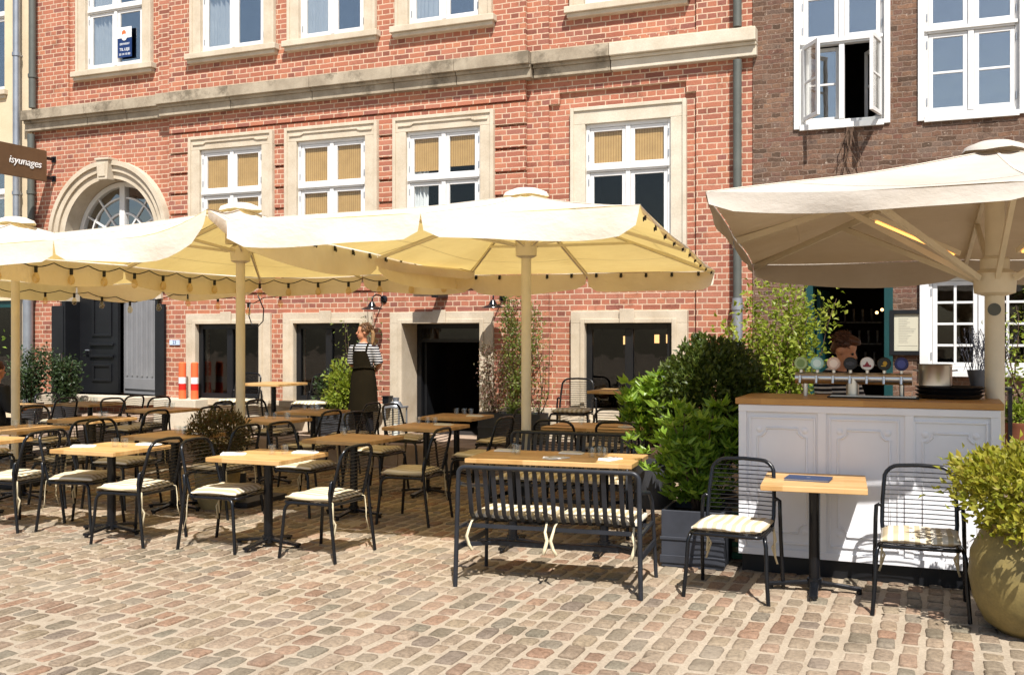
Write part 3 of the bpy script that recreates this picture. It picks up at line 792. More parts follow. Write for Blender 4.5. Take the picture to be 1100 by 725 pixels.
for (a, c, z0, z1) in LW:
    w_ = window(brown, a, c, z0, z1, 0, .07, 'glass', bars=3)
    # glazing bars: each leaf is two panes wide
    q = MB(); xm = (a+c)/2
    for xx in ((a+xm)/2+.01, (c+xm)/2-.01): q.box(xx-.015, xx+.015, .078, .112, z0+.09, z1-.09)
    q.build('glazing_bar', M['white_paint'], w_)
    s = MB(); s.box(a-.09, a+.01, .0, .08, z0-.06, z1+.05); s.box(c-.01, c+.09, .0, .08, z0-.06, z1+.05); s.box(a+.01, c-.01, .0, .08, z1-.01, z1+.05); s.box(a+.01, c-.01, -.03, .08, z0-.06, z0)
    s.build('casing', M['white_paint'], w_, bevel=.004)
a, c, z0, z1 = BD
b = MB(); b.box(a-.03, a+.06, .02, .3, z0, z1); b.box(c-.07, c+.03, .02, .3, z0, z1); b.box(a+.06, c-.07, .02, .3, z1-.12, z1)
dr = b.build('doorway', M['teal'], brown, bevel=.006)
q = MB(); q.bar((a+.1,.28,1.3),(a+.16,.85,1.3), .045, 2.0); q.build('door_leaf', M['teal'], dr)
q = MB()
for (x, z) in ((-.83,2.05),(-.76,2.09)): q.ball((x,2.2,z), .022, 8, 6)
q.build('pendant_lamp', M['warm_lamp'], dr)
q = MB()
for i in range(3): q.box(-1.35,-.75,1.9,2.15,1.3+.3*i,1.32+.3*i)
for i in range(14): q.tube([(-1.33+.04*i+.003*(i%3),2.0,1.33+.3*(i%3)),(-1.33+.04*i,2.0,1.5+.3*(i%3))], .017, 6)
q.build('bottle_shelf', flat_mat('shelf_goods', (.16,.13,.1), .5, var=.6, vscale=20), dr)
# framed menu on the brown wall
t = thing('framed_menu', 'black framed menu sheet on the brown brick beside the teal doorway', 'menu frame', (-.365,.06,1.76))
b = MB(); frame_boxes(b, -.20, .20, -.27, .27, .05, -.05, 0); b.build('frame', M['black_paint'], t)
b = MB(); b.box(-.15,.15,-.028,-.02,-.22,.22); b.build('sheet', flat_mat('cream_sheet', hexc('#b8b39f'), .8, var=.03), t)
b = MB(); r_ = random.Random(4)
for i in range(15):
    z = .16 - i*.02; b.box(-.1, -.1+r_.uniform(.08,.2), -.030, -.0285, z, z+.0035)
b.box(-.115,.115,-.030,-.0285,-.16,-.157)
b.build('printed_lines', flat_mat('grey_print', (.35,.33,.28), .8), t)
# cable plant on brown wall: dead climber below the open window
cl = tag(MB().build('x'),'a','b') if False else None
def twigs(name, label, base, n, h, spread, seed, mat='bark'):
    r = random.Random(seed); b = MB()
    for i in range(n):
        p = Vector(base) + Vector((r.uniform(-.04,.04), -.01, 0)); pts = [p.copy()]; d = Vector((r.uniform(-spread,spread), r.uniform(-.15,0), -1)).normalized()
        for s in range(7):
            d = (d + Vector((r.gauss(0,.16), r.gauss(0,.05), r.gauss(0,.1)))).normalized(); p = p + d*h/7; p.y = min(p.y, base[1]); pts.append(p.copy())
        b.tube(pts, [.010*(1-.1*k) for k in range(8)], 5)
    return tag(b.build(name, M[mat]), label, 'dead vine')
twigs('dry_vine', 'dry tangle of vine on brown brick below the open window', (-1.02,.03,4.27), 9, .55, .3, 11)
# ------------------------------------------------------------------ wire chairs
def arc_pts(c, a0, a1, r, ax, ay, n=5):
    c = Vector(c); ax = Vector(ax); ay = Vector(ay)
    return [c + ax*(r*math.cos(R(a0+(a1-a0)*i/n))) + ay*(r*math.sin(R(a0+(a1-a0)*i/n))) for i in range(n+1)]
def chair_proto(cush):
    """front faces local -Y"""
    t = thing('wire_chair', 'x', 'chair', (0,0,0), 0, 'black wire terrace chairs')
    mt = M['black_metal']; r = .0135
    W = .225
    # back hoop: rises from the seat rails, leaning back
    def bp(x, h):                                     # point on the leaning back plane
        return Vector((x, .19 + (h-.44)*.26 + .0*abs(x), h))
    pts = [bp(-W+.01,.40), bp(-W,.50), bp(-W+.002,.62), bp(-W+.01,.74)]
    for i in range(1, 6):
        a = PI - (PI/2)*i/5; pts.append(bp(-W+.105 + .095*math.cos(a), .765 + .095*math.sin(a)))
    pts += [bp(0,.866)]
    for i in range(0, 5):
        a = PI/2 - (PI/2)*i/5; pts.append(bp(W-.105 + .095*math.cos(a), .765 + .095*math.sin(a)))
    pts += [bp(W-.01,.74), bp(W-.002,.62), bp(W,.50), bp(W-.01,.40)]
    b = MB(); b.tube(pts, r, 8); b.build('back_frame', mt, t, smooth=True, angle=60)
    b = MB(); 
    for k in range(13):
        h = .475 + k*.0285; bow = .018
        wd = W if h < .77 else W-.105+math.sqrt(max(0,.095**2-(h-.765)**2))
        pp = [bp(x*wd, h) + Vector((0, bow*(1-x*x), 0)) for x in (-1,-.6,-.2,.2,.6,1)]
        b.tube(pp, .0038, 5, caps=False)
    b.build('back_wires', mt, t, smooth=True, angle=180)
    # seat ring with wires
    b = MB()
    ring = []
    for (cx, cy, a0) in ((W-.04,-.20,-90),(W-.04,.17,0),(-W+.04,.17,90),(-W+.04,-.20,180)):
        ring += [Vector((cx+.04*math.cos(R(a0+i*22.5)), cy+.04*math.sin(R(a0+i*22.5)), .425)) for i in range(5)]
    b.tube(ring, r*.9, 8, closed=True)
    for k in range(9): b.tube([(-W,-.19+.043*k,.428),(0,-.19+.043*k,.418),(W,-.19+.043*k,.428)], .0038, 5, caps=False)
    b.build('seat_frame', mt, t, smooth=True, angle=60)
    for s in (-1, 1):
        # front leg: bends out of the side rail and drops
        p = [Vector((s*(W+.0),-.05,.425)), Vector((s*(W+.005),-.15,.425))] + [Vector((s*(W+.008+.004*i), -.15-.06*math.sin(R(18*i)), .425-.06+.06*math.cos(R(18*i)))) for i in range(1,6)] + [Vector((s*(W+.035),-.225,.2)), Vector((s*(W+.05),-.245,0))]
        b = MB(); b.tube(p, r, 8); b.build('leg', mt, t, smooth=True, angle=60)
        # rear leg: springs from the hoop at arm height, loops out and drops to the floor
        q = bp(s*W, .60)
        p = [q, q + Vector((s*.018,-.012,.012)), q + Vector((s*.036,-.005,0)), Vector((s*(W+.04),.215,.52)), Vector((s*(W+.045),.235,.3)), Vector((s*(W+.052),.275,0))]
        b = MB(); b.tube(p, r, 8); b.build('leg', mt, t, smooth=True, angle=60)
    # tie-on cushion
    b = MB(); n = 10; vs = []; 
    rc = random.Random(2)
    def pad(u, v, top):
        e = min(1-abs(u), 1-abs(v)); puff = min(1, max(0, e)*5)**.5
        z = .462 + (1 if top else -1)*(.005+.024*puff) + .004*math.sin(u*5+v*3)
        if not top: z = max(z, .440)
        return (u*.228, -.012+v*.212, z)
    for top in (1, 0):
        for i in range(n+1):
            for k in range(n+1): vs.append(pad(-1+2*i/n, -1+2*k/n, top))
    fs = []; m_ = (n+1)*(n+1)
    for i in range(n):
        for k in range(n):
            a = i*(n+1)+k; fs.append((a, a+n+1, a+n+2, a+1)); fs.append((m_+a, m_+a+1, m_+a+n+2, m_+a+n+1))
    for i in range(n):
        for (a, c) in ((i*(n+1),(i+1)*(n+1)),): fs.append((a, a+0+m_, c+m_, c))
        a, c = i*(n+1)+n, (i+1)*(n+1)+n; fs.append((a, c, c+m_, a+m_))
        a, c = i, i+1; fs.append((a, c, c+m_, a+m_))
        a, c = n*(n+1)+i, n*(n+1)+i+1; fs.append((a, a+m_, c+m_, c))
    b.add(vs, fs)
    cu = b.build('cushion', M[cush], t, smooth=True, angle=70)
    for s in (-1, 1):
        for e in (0, 1):
            x0 = s*(.20); b = MB()
            p = [Vector((x0,.18,.455)), Vector((x0+s*.02,.215,.44)), Vector((x0+s*(.025+.012*e),.22,.36-.03*e)), Vector((x0+s*(.03-.02*e),.222+.012*e,.28)), Vector((x0+s*(.034+.01*e),.22+.02*e,.22-.05*e))]
            b.tube(p, [.009,.006,.008,.009,.008], 5, r2=[.003]*5); b.build('tie', M['tie'], cu, smooth=True, angle=180)
    return t
PROTO = {'cushion': chair_proto('cushion'), 'cushion_bold': chair_proto('cushion_bold')}
used = set()
def chair(x, y, face, label, z=0, kind='cushion', jit=True):
    """face: compass in degrees of the direction the sitter looks (0 = +X, 90 = +Y)"""
    rz = face + 90
    if jit:
        rz += rnd.uniform(-5,5); x += rnd.uniform(-.02,.02); y += rnd.uniform(-.02,.02)
    p = PROTO[kind]
    if kind not in used:
        used.add(kind); p.location = (x,y,z); p.rotation_euler = (0,0,R(rz)); p['label'] = label; return p
    return dup(p, (x,y,z), rz, label)

# ------------------------------------------------------------------ pedestal tables
def table_obj(label, loc, rz, w=.70, d=.70, h=.745, posts=(0,), group='oak-topped terrace tables'):
    t = thing('pedestal_table', label, 'table', loc, rz, group)
    b = MB(); b.box(-w/2, w/2, -d/2, d/2, h-.036, h); b.build('tabletop', M['wood'], t, bevel=.004)
    for px in posts:
        b = MB(); b.tube([(px,0,.05),(px,0,h-.05)], .037, 16); b.tube([(px,0,.03),(px,0,.09)], .05, 16); b.cbox((px,0,h-.043), (.34,.34,.012)); b.build('column', M['black_metal'], t, smooth=True, angle=30)
        b = MB()
        for k in range(4):
            a = PI/4*0 + PI/2*k; ux, uy = math.cos(a), math.sin(a)
            b.bar((px+ux*.04, uy*.04, .062), (px+ux*.30, uy*.30, .032), .055, .022)
            b.tube([(px+ux*.285, uy*.285, 0), (px+ux*.285, uy*.285, .03)], .018, 8)
        b.build('cross_base', M['black_metal'], t, bevel=.004)
    return t
T = {}
TP = {}
def table(key, x, y, phrase, label, z=0, rz=None, **k):
    rz = rnd.uniform(-3,3) if rz is None else rz
    TP[key] = (x, y, z, phrase)
    if not k and T.get('proto'):
        T[key] = dup(T['proto'], (x,y,z), rz, label)
    else:
        T[key] = table_obj(label, (x,y,z), rz, **k)
        if not k: T['proto'] = T[key]
table('T1', -5.06,-6.18, 'sunlit front table left of the bench', 'sunlit square oak table at the front, left of the bench', rz=0)
table('T2', -6.68,-6.22, 'sunlit front table at the left', 'sunlit square oak table at the front left, white cards on it', rz=0)
table('T2b', -6.98,-5.08, 'shaded table behind the left sunlit table', 'shaded oak table directly behind the left sunlit table', rz=0)
table('T3', -5.17,-4.68, 'shaded table behind the middle sunlit table', 'shaded oak table directly behind the sunlit table left of the bench')
table('T4', -5.14,-3.24, 'third table back toward the dark door', 'shaded oak table third back, in line with the dark doorway')
table('T5', -5.45,-1.85, 'table closest to the dark doorway', 'oak table closest to the dark doorway, tumblers on it')
table('T7', -7.25,-3.15, 'table behind the parasol pole and clipped bush', 'shaded oak table just right of the parasol pole behind the bush')
table('T8', -7.55,-1.80, 'table in front of the waitress', 'oak table right in front of the waitress')
table('T9', -8.36,-6.2, 'front table cut by the left photo edge', 'front oak table cut off by the left photo edge')
table('T10', -8.97,-5.12, 'second table back at the left photo edge', 'shaded oak table second back at the left photo edge')
table('T11', -9.24,-3.87, 'third table back at the left', 'shaded oak table third back at left, before the grey gate')
table('T12', -9.60,-2.25, 'table before the orange posts', 'shaded oak table left of the bush, before the orange posts')
table('A1', -12.05,-2.45, 'farthest left table beside the seated figure', 'far left oak table beside the seated figure in black')
table('A2', -11.5,-1.66, 'back table below the black gate leaf', 'oak table farthest back, below the black gate leaf')
table('W1', -9.02,-.62, 'wall table between two basement windows', 'small sunlit oak table against the wall between two basement windows', z=PLAT_Z)
table('W2', -3.72,-.62, 'wall table with the blue menu', 'small sunlit oak table by the right basement window, blue menu on it', z=PLAT_Z)
table('TR', -3.25,-2.53, 'long table behind the back bench', 'long shaded oak table on two pedestals behind the back bench', rz=0, w=1.4, posts=(-.38,.38))
table('TB', -2.84,-5.38, 'bench table', 'long oak table on two pedestals between the two slatted benches', rz=5, w=1.34, posts=(-.38,.38))
table('TC', -.78,-6.0, 'table by the counter', 'small sunlit oak table before the white bar counter, blue menu on it', rz=5, w=.66)
def lab(side, key):
    return 'black wire chair %s the %s' % (side, TP[key][3])
def pair(key, l=.60, r=.60, dl=0, dr=0):
    x, y, z, ph = TP[key]
    if l is not None: chair(x-l, y+dl, 0, lab('on the left of', key), z)
    if r is not None: chair(x+r, y+dr, 180, lab('on the right of', key), z)
chair(-5.38,-6.30, 6, lab('on the left of','T1'), jit=False); chair(-4.46,-6.25, 178, lab('on the right of','T1'), jit=False)
chair(-7.10,-6.13, 14, lab('on the left of','T2'), jit=False); chair(-6.20,-6.42, 184, lab('on the right of','T2'), jit=False)
pair('T2b', .62, .56); pair('T3', .56,.66); pair('T4',.62,.64); pair('T5',.62,.60); pair('T7',.56,.56); pair('T8',.60,.58)
chair(-7.66,-6.34, 184, lab('on the right of','T9'), jit=False); chair(-8.3,-5.15, 180, lab('on the right of','T10')); chair(-9.6,-5.1, 0, lab('on the left of','T10'))
pair('T11',.64,.64); pair('T12',.64,.66); pair('A1',None,.60); pair('A2',.6,.52)
chair(-10.4,-1.75, 180, 'black wire chair against the wall left of the orange posts')
chair(-3.58,-3.14, 90, 'left of two wire chairs with backs to us at the long rear table'); chair(-2.95,-3.12, 90, 'right of two wire chairs with backs to us at the long rear table', jit=False); chair(-3.56,-1.95, 270, 'black wire chair on the wall side of the long table behind the back bench')
chair(-4.42,-.52, 275, 'black wire chair by the wall, left of the small table with blue menu', PLAT_Z, jit=False)
chair(-9.72,-.55, 275, 'black wire chair by the wall, left of the table between basement windows', PLAT_Z); chair(-8.38,-.55, 268, 'black wire chair by the wall, left of the yellow-green plant', PLAT_Z, jit=False)
chair(-1.27,-6.27, 268, 'black wire chair with striped cushion left of the menu table by the white counter', kind='cushion_bold', jit=False)
chair(-.12,-6.22, 272, 'black wire chair with striped cushion right of the menu table, beside the big pot', kind='cushion_bold', jit=False)

# ------------------------------------------------------------------ slatted benches
def bench(label, loc, rz):
    """sitter faces local +Y; the back rail is on -Y"""
    t = thing('slatted_bench', label, 'bench', loc, rz, 'anthracite slatted benches')
    mt = M['grey_metal']; L = .625; yb = -.30; H = .825
    pts = [Vector((-L-.015,yb-.02,0)), Vector((-L,yb,H-.07))] + [Vector((-L+.05-.05*math.cos(R(18*i)), yb, H-.06+.05*math.sin(R(18*i)))) for i in range(1,6)]
    pts += [Vector((-p.x, p.y, p.z)) for p in reversed(pts)]
    b = MB(); b.tube(pts, .0165, 10); b.build('back_frame', mt, t, smooth=True, angle=60)
    for s in (-1, 1):
        b = MB(); b.tube([(s*(L+.01),.33,0),(s*(L-.005),.30,.40),(s*(L-.01),.27,.55),(s*(L-.02),.20,.62),(s*(L-.02),-.10,.66),(s*(L-.01),yb+.01,.70)], .014, 8); b.build('arm_leg', mt, t, smooth=True, angle=60)
        b = MB(); b.bar((s*(L+.008),yb-.01,.26),(s*(L+.004),.315,.26), .014, .04); b.build('side_rail', mt, t)
        b = MB(); b.bar((s*L,yb,.40),(s*(L-.01),.30,.40), .02, .02); b.build('side_rail', mt, t)
    b = MB(); b.bar((-L+.19,.02,.245),(L-.19,.02,.245), .05, .035); b.bar((-L,-.18,.26),(-L+.2,.02,.25), .03,.03); b.bar((L,-.18,.26),(L-.2,.02,.25), .03,.03); b.build('stretcher', mt, t, bevel=.003)
    for s in (-1,1):
        b = MB(); b.bar((-L+.02, s*.17,.395),(L-.02,s*.17,.395), .025,.025); b.build('seat_rail', mt, t)
    for k in range(20):
        x = -L+.065 + k*(2*L-.13)/19
        prof = [(yb,H-.005),(yb+.025,H-.05),(yb+.06,.62),(yb+.09,.49),(yb+.15,.435),(yb+.24,.422),(.10,.424),(.27,.428)]
        b = MB()
        for i in range(len(prof)-1):
            pass
        vs = []
        for i, (y, z) in enumerate(prof):
            a = prof[max(0,i-1)]; c = prof[min(len(prof)-1,i+1)]
            tx, tz = c[0]-a[0], c[1]-a[1]; l = math.hypot(tx,tz); nx, nz = -tz/l*.004, tx/l*.004
            vs += [(x-.0155,y+nx,z+nz),(x+.0155,y+nx,z+nz),(x+.0155,y-nx,z-nz),(x-.0155,y-nx,z-nz)]
        fs = [(0,1,2,3)]
        for i in range(len(prof)-1):
            for q in range(4): fs.append((i*4+q,(i)*4+(q+1)%4,(i+1)*4+(q+1)%4,(i+1)*4+q))
        b.add(vs, fs); b.build('slat', mt, t, smooth=True, angle=50)
    for s in (-1, 1):
        b = MB(); n = 10; vs = []
        for top in (1, 0):
            for i in range(n+1):
                for k in range(7):
                    u, v = -1+2*i/n, -1+2*k/6
                    e = min(1-abs(u), 1-abs(v)); puff = min(1, max(0,e)*6)**.5
                    vs.append((s*.30+u*.285, .06+v*.20, (.470 if top else .448)+(.022*puff if top else -.010*puff)+.004*math.sin(u*4+s)))
        m_ = (n+1)*7; fs = []
        for i in range(n):
            for k in range(6):
                a = i*7+k; fs.append((a,a+7,a+8,a+1)); fs.append((m_+a,m_+a+1,m_+a+8,m_+a+7))
        for i in range(n):
            a, c = i*7, i*7+7; fs.append((a,a+m_,c+m_,c)); a, c = i*7+6, i*7+13; fs.append((a,c,c+m_,a+m_))
        for k in range(6):
            a, c = k, k+1; fs.append((a,c,c+m_,a+m_)); a, c = n*7+k, n*7+k+1; fs.append((a,a+m_,c+m_,c))
        b.add(vs, fs); cu = b.build('cushion', M['cushion'], t, smooth=True, angle=70)
        for e in (-1, 1):
            x0 = s*.30+e*.26; b = MB()
            b.tube([(x0,-.13,.455),(x0+.01*e,-.19,.42),(x0+.012*e,-.23,.385),(x0+.028*e,-.238,.33),(x0+.012*e,-.235,.27),(x0-.006*e+.01,-.245,.235)], [.010,.008,.010,.013,.014,.012], 5, r2=[.003]*6); b.build('tie', M['tie'], cu, smooth=True, angle=180)
    return t
bench('anthracite slatted bench nearest the street, seen from behind', (-2.46,-6.42,0), 5.5)
bench('anthracite slatted bench on the far side of the long front table', (-3.08,-4.50,0), 180+3)

# ------------------------------------------------------------------ things on the tables
def tumbler(x, y, z, label, s=1.0):
    b = MB(); b.lathe([(.026*s,0),(.034*s,.075*s),(.0325*s,.075*s),(.025*s,.006*s)], 14, (0,0,0))
    o = b.build('tumbler', M['tumbler'], None, smooth=True, angle=60, loc=(x,y,z)); return tag(o, label, 'glass', 'tumblers on the tables')
def card(x, y, z, rz, label, kind='napkin'):
    t = thing('folded_napkin', label, 'napkin', (x,y,z), rz, 'white napkins on the tables')
    b = MB(); b.add([(-.10,-.055,.001),(.10,-.055,.001),(.10,.055,.0015),(-.10,.055,.0015),(-.095,-.05,.012),(.09,-.052,.009),(.092,.05,.008),(-.09,.052,.017)], [(3,2,1,0),(4,5,6,7),(0,1,5,4),(1,2,6,5),(2,3,7,6),(3,0,4,7)])
    b.build('napkin', M['paper'], t)
    b = MB(); b.cbox((0,-.015,.016),(.17,.008,.003)); b.build('knife', M['steel'], t)
    b = MB(); b.cbox((0,.015,.019),(.16,.007,.003)); b.build('fork', M['steel'], t)
    return t
TH = .746
tn = {'T1':'middle sunlit table','T2':'left sunlit table','T2b':'shaded table behind the left sunlit table','T3':'shaded table behind the middle sunlit table','T4':'third table back in the middle','T5':'table by the dark doorway','T7':'table right of the parasol pole','T8':'table before the waitress','T10':'second table at the left edge','T11':'third table back at left','T12':'table before the orange posts','A1':'far left table','A2':'table below the gate','TR':'long rear table'}
gl = {'T1':[(.0,.05),(.09,.1)],'T2':[(.02,.02),(.1,.05)],'T2b':[(-.05,.1),(.05,.08),(.1,.0)],'T3':[(-.2,.15)],'T4':[(-.2,.2),(-.1,.22),(.0,.2)],'T5':[(.0,.22),(.1,.2),(-.1,.2)],'T7':[(-.05,.0),(.04,.03),(.16,.1),(.22,.05)],'T8':[(-.2,.1),(-.1,.12),(.0,.1),(.05,.0)],'T10':[(.05,.05),(-.1,.0)],'T11':[(.1,.1),(0,.1),(.15,.0)],'T12':[(.05,.1),(-.05,.1),(.1,.0)],'A1':[(-.1,.0),(.05,.05)],'A2':[(.1,.0),(0,.05)],'TR':[(-.4,.1),(.1,.1)]}
for k, lst in gl.items():
    x, y, z, ph = TP[k]
    for (dx, dy) in lst: tumbler(x+dx, y+dy, z+TH, ('clear tumblers in a cluster on the ' if len(lst) > 1 else 'single clear tumbler on the ')+tn[k] if len(lst) == 1 else 'small clear tumbler in the cluster on the '+tn[k])
for (dx, dy) in ((-.42,.12),(-.36,.05),(.3,.12),(.36,.07),(.27,.03)):
    tumbler(-2.84+dx*math.cos(R(5)), -5.38+dy+dx*math.sin(R(5)), TH, 'clear tumbler among those at the %s end of the long bench table' % ('left' if dx < 0 else 'right'))
card(-5.33,-6.28,TH, 30, 'white folded napkin on the left corner of the middle sunlit table'); card(-4.85,-5.96,TH, 12, 'white folded napkin on the far right of the middle sunlit table')
card(-6.92,-6.30,TH, 35, 'white folded napkin standing on the left corner of the left sunlit table'); card(-6.50,-5.96,TH, 5, 'white napkin and cutlery at the far side of the left sunlit table')
card(-6.72,-4.98,TH, 5, 'white napkin on the right of the shaded table behind the left sunlit table')
card(-2.80,-5.52,TH, 60, 'white napkin and cutlery at front centre of the long bench table'); card(-2.38,-5.44,TH, 75, 'white napkin and cutlery at the sunlit right end of the bench table'); card(-2.80,-5.16,TH, 5, 'white napkin at the far side of the long bench table'); card(-3.36,-5.20,TH, 5, 'white napkin at the far left of the long bench table')
card(-3.05,-2.65,TH, 50, 'white napkin and cutlery on the long rear table'); card(-5.0,-3.1,TH, 5, 'white napkin on the third table back in the middle'); card(-5.2,-1.85,TH, 5, 'white napkin on the table by the dark doorway')
def menu(x, y, z, rz, label):
    t = thing('menu_folder', label, 'menu', (x,y,z), rz, 'blue menu folders')
    b = MB(); b.box(-.145,.145,-.105,.105,.010,.013); b.build('cover', M['menu_blue'], t)
    b = MB(); b.box(-.14,.14,-.10,.10,.003,.0095); b.build('pages', M['paper'], t)
    b = MB(); b.box(-.145,.145,-.105,.105,0,.0028); b.build('cover', M['menu_blue'], t)
    b = MB(); b.lathe([(.014,0),(.014,.0006)], 12, (0,0,.0131)); b.build('stamp', M['zinc'], t)
menu(-.82,-5.99,TH, -2, 'closed blue menu folder on the small table by the white counter')
menu(-3.62,-.66,PLAT_Z+TH, 4, 'closed blue menu folder on the wall table by the right basement window')

# ------------------------------------------------------------------ parasols
def parasol(label, loc, rz, hw, hd, H, apex, hub, mat, lifts=None, seed=1, val=.24, fval=.20, sval=None, pole_r=.047, clips=(), rib_w=.03, struts=.5, polemat='pole', base=True, apexoff=(0,0), cat_group='cream terrace parasols'):
    """local X is the width, -Y is the street side; H = edge heights (front, back)"""
    t = thing('parasol', label, 'parasol', loc, rz, cat_group)
    r = random.Random(seed); ph = [r.uniform(0,6.28) for _ in range(8)]
    per = []                                          # perimeter with side parameter
    NS = 24
    cor = [(-1,-1),(1,-1),(1,1),(-1,1)]
    for s in range(4):
        a, c = cor[s], cor[(s+1)%4]
        for i in range(NS):
            u = i/NS; per.append((a[0]+(c[0]-a[0])*u, a[1]+(c[1]-a[1])*u, s, u))
    def edge(px, py, s, u):
        f = (u*2) % 1.0; sag = math.sin(PI*f)
        h = H[0] + (H[1]-H[0])*(py+1)/2 - .012*sag
        if lifts:
            for (cx, cy, dz) in lifts:
                d = math.hypot((px-cx), (py-cy)); h += dz*max(0, 1-d/.5)**2
        k = 1 - .010*sag
        return Vector((px*hw*k + 0, py*hd*k, h))
    E_ = [edge(*p) for p in per]; m = len(per)
    top = Vector((apexoff[0], apexoff[1], apex))
    b = MB(); NR = 12; vs = []
    for j in range(NR+1):
        q = .03 + .97*j/NR
        for i, e in enumerate(E_):
            p = top + (e-top)*q
            f = (per[i][3]*2) % 1.0
            p.z -= .05*math.sin(PI*f)*q*(1-q)*2 + .03*math.sin(PI*q)
            p.z += .006*math.sin(9*q+ph[per[i][2]]+5*f)*q
            vs.append(p)
    fs = []
    for j in range(NR):
        for i in range(m):
            l = (i+1) % m; fs.append((j*m+i, (j+1)*m+i, (j+1)*m+l, j*m+l))
    b.add(vs, fs); can = b.build('canopy', M[mat], t, smooth=True, angle=25)
    # stitched seams over the ribs and one round the panels
    for i in range(0, m, NS//2):
        sb = MB(); sb.tube([vs[j*m+i] + Vector((0,0,.002)) for j in range(NR+1)], [.011]*(NR+1), 4, r2=[.0025]*(NR+1)); sb.build('seam', M['seam'], can)
    sb = MB(); sb.tube([vs[(NR-3)*m+i] + Vector((0,0,.0015)) for i in range(m)], [.004]*m, 4, closed=True, r2=[.002]*m); sb.build('seam', M['seam'], can)
    # hanging valance, split at the ribs
    b = MB(); vs = []; fs = []; K = 6
    nrm = [(0,-1),(1,0),(0,1),(-1,0)]
    for s in range(4):
        for half in (0, 1):
            o = len(vs); cnt = 13
            for i in range(cnt):
                u = half*.5 + .5*i/(cnt-1); f = i/(cnt-1)
                a, c = cor[s], cor[(s+1)%4]
                e = edge(a[0]+(c[0]-a[0])*u, a[1]+(c[1]-a[1])*u, s, min(u,.99999))
                open_ = max(0.0, math.sin(PI*f))**.25
                ln = (fval if fval and s == 0 else (sval.get(s, val) if sval else val))*(.62+.38*open_) * (1+.10*math.sin(5*f+ph[s]+half*2))
                ox, oy = nrm[s]
                tx, ty = (c[0]-a[0])/2, (c[1]-a[1])/2
                for k in range(K+1):
                    q = k/K; wv = q*q*((.022 if s in (0,2) else .010)*math.sin(8*f+ph[s]*1.7+half*3) + .009*math.sin(17*f+ph[(s+1)%4]) - (.02 if s in (1,3) else 0))
                    flare = q*q*.015*(1-open_)
                    vs.append(e + Vector((ox*(.004+wv+flare) + tx*q*.02*(1 if f < .5 else -1)*(1-open_), oy*(.004+wv+flare) + ty*q*.02*(1 if f < .5 else -1)*(1-open_), -.002-ln*q)))
            for i in range(cnt-1):
                for k in range(K):
                    a = o+i*(K+1)+k; fs.append((a, a+1, a+K+2, a+K+1))
    b.add(vs, fs); b.build('valance', M[mat], can, smooth=True, angle=180)
    # vent cap
    b = MB(); cz = apex; vs = []; q = 16
    for j, (rr, zz) in enumerate(((.22,-.02),(.2,.02),(.11,.055),(.0,.07))):
        for k in range(q):
            a = 2*PI*k/q; vs.append(top + Vector((rr*math.cos(a), rr*math.sin(a), zz + (.008*math.sin(4*a) if j == 0 else 0))))
    fs = []
    for j in range(3):
        for k in range(q): fs.append((j*q+k, j*q+(k+1)%q, (j+1)*q+(k+1)%q, (j+1)*q+k))
    b.add(vs, fs); b.build('vent_cap', M[mat], can, smooth=True, angle=60)
    # pole, hub, ribs, struts
    b = MB(); b.tube([(0,0,.02),(0,0,apex-.03)], pole_r, 20); b.build('pole', M[polemat], t, smooth=True, angle=40)
    b = MB(); b.lathe([(pole_r*1.2,-.10),(pole_r*2.1,-.08),(pole_r*2.25,.06),(pole_r*1.5,.09),(pole_r*1.5,.16),(pole_r*1.2,.18)], 22, (0,0,hub)); b.build('hub', M[polemat], t, smooth=True, angle=35)
    b = MB(); b.lathe([(.13,-.07),(.13,.0),(.07,.03)], 18, (0,0,apex-.09)); b.build('top_hub', M[polemat], t, smooth=True, angle=35)
    for (px, py) in ((-1,-1),(0,-1),(1,-1),(1,0),(1,1),(0,1),(-1,1),(-1,0)):
        e = edge(px, py, 0, 0); e2 = e + Vector((-px*.02,-py*.02,-.035)); t0 = top + Vector((px*.11,py*.11,-.10))
        if px and py: t0 = top + Vector((px*.08,py*.08,-.10))
        b = MB(); b.bar(t0, e2, rib_w*.7, rib_w); rb = b.build('rib', M[polemat], t)
        mid = t0 + (e2-t0)*struts
        b = MB(); b.bar((px*pole_r*1.8, py*pole_r*1.8, hub+.02), mid, rib_w*.75, rib_w*.9); b.build('strut', M[polemat], rb)
    for (s, cnt) in clips:
        a, c = cor[s], cor[(s+1)%4]; ox, oy = nrm[s]
        for i in range(cnt):
            u = (i+.6)/cnt; e = edge(a[0]+(c[0]-a[0])*u, a[1]+(c[1]-a[1])*u, s, u)
            q = MB(); cc = e + Vector((-ox*.012, -oy*.012, -.03))
            wx = .03 if oy else .012; wy = .012 if oy else .03
            q.cbox(cc, (wx, wy, .045)); q.tube([cc+Vector((0,0,-.015))+Vector((-ox*.012+.014*math.cos(a_)*abs(oy), -oy*.012+.014*math.cos(a_)*abs(ox), .014*math.sin(a_))) for a_ in [R(40*j) for j in range(9)]], .0035, 5, closed=True)
            q.build('clip', M['black_metal'], t)
    if base:
        b = MB(); b.box(-.34,.34,-.34,.34,.012,.06); b.tube([(0,0,.06),(0,0,.30)], pole_r*1.25, 18); b.build('base', M['grey_metal'], t, bevel=.006)
    return t
parasol('cream square parasol on the middle pole right of centre', (-3.62,-4.12,0), 6.5, 1.52, 2.74, (2.56,2.48), 3.05, 2.55, 'canopy', seed=3, sval={1:.03}, clips=((2,10),(3,14),(1,10)))
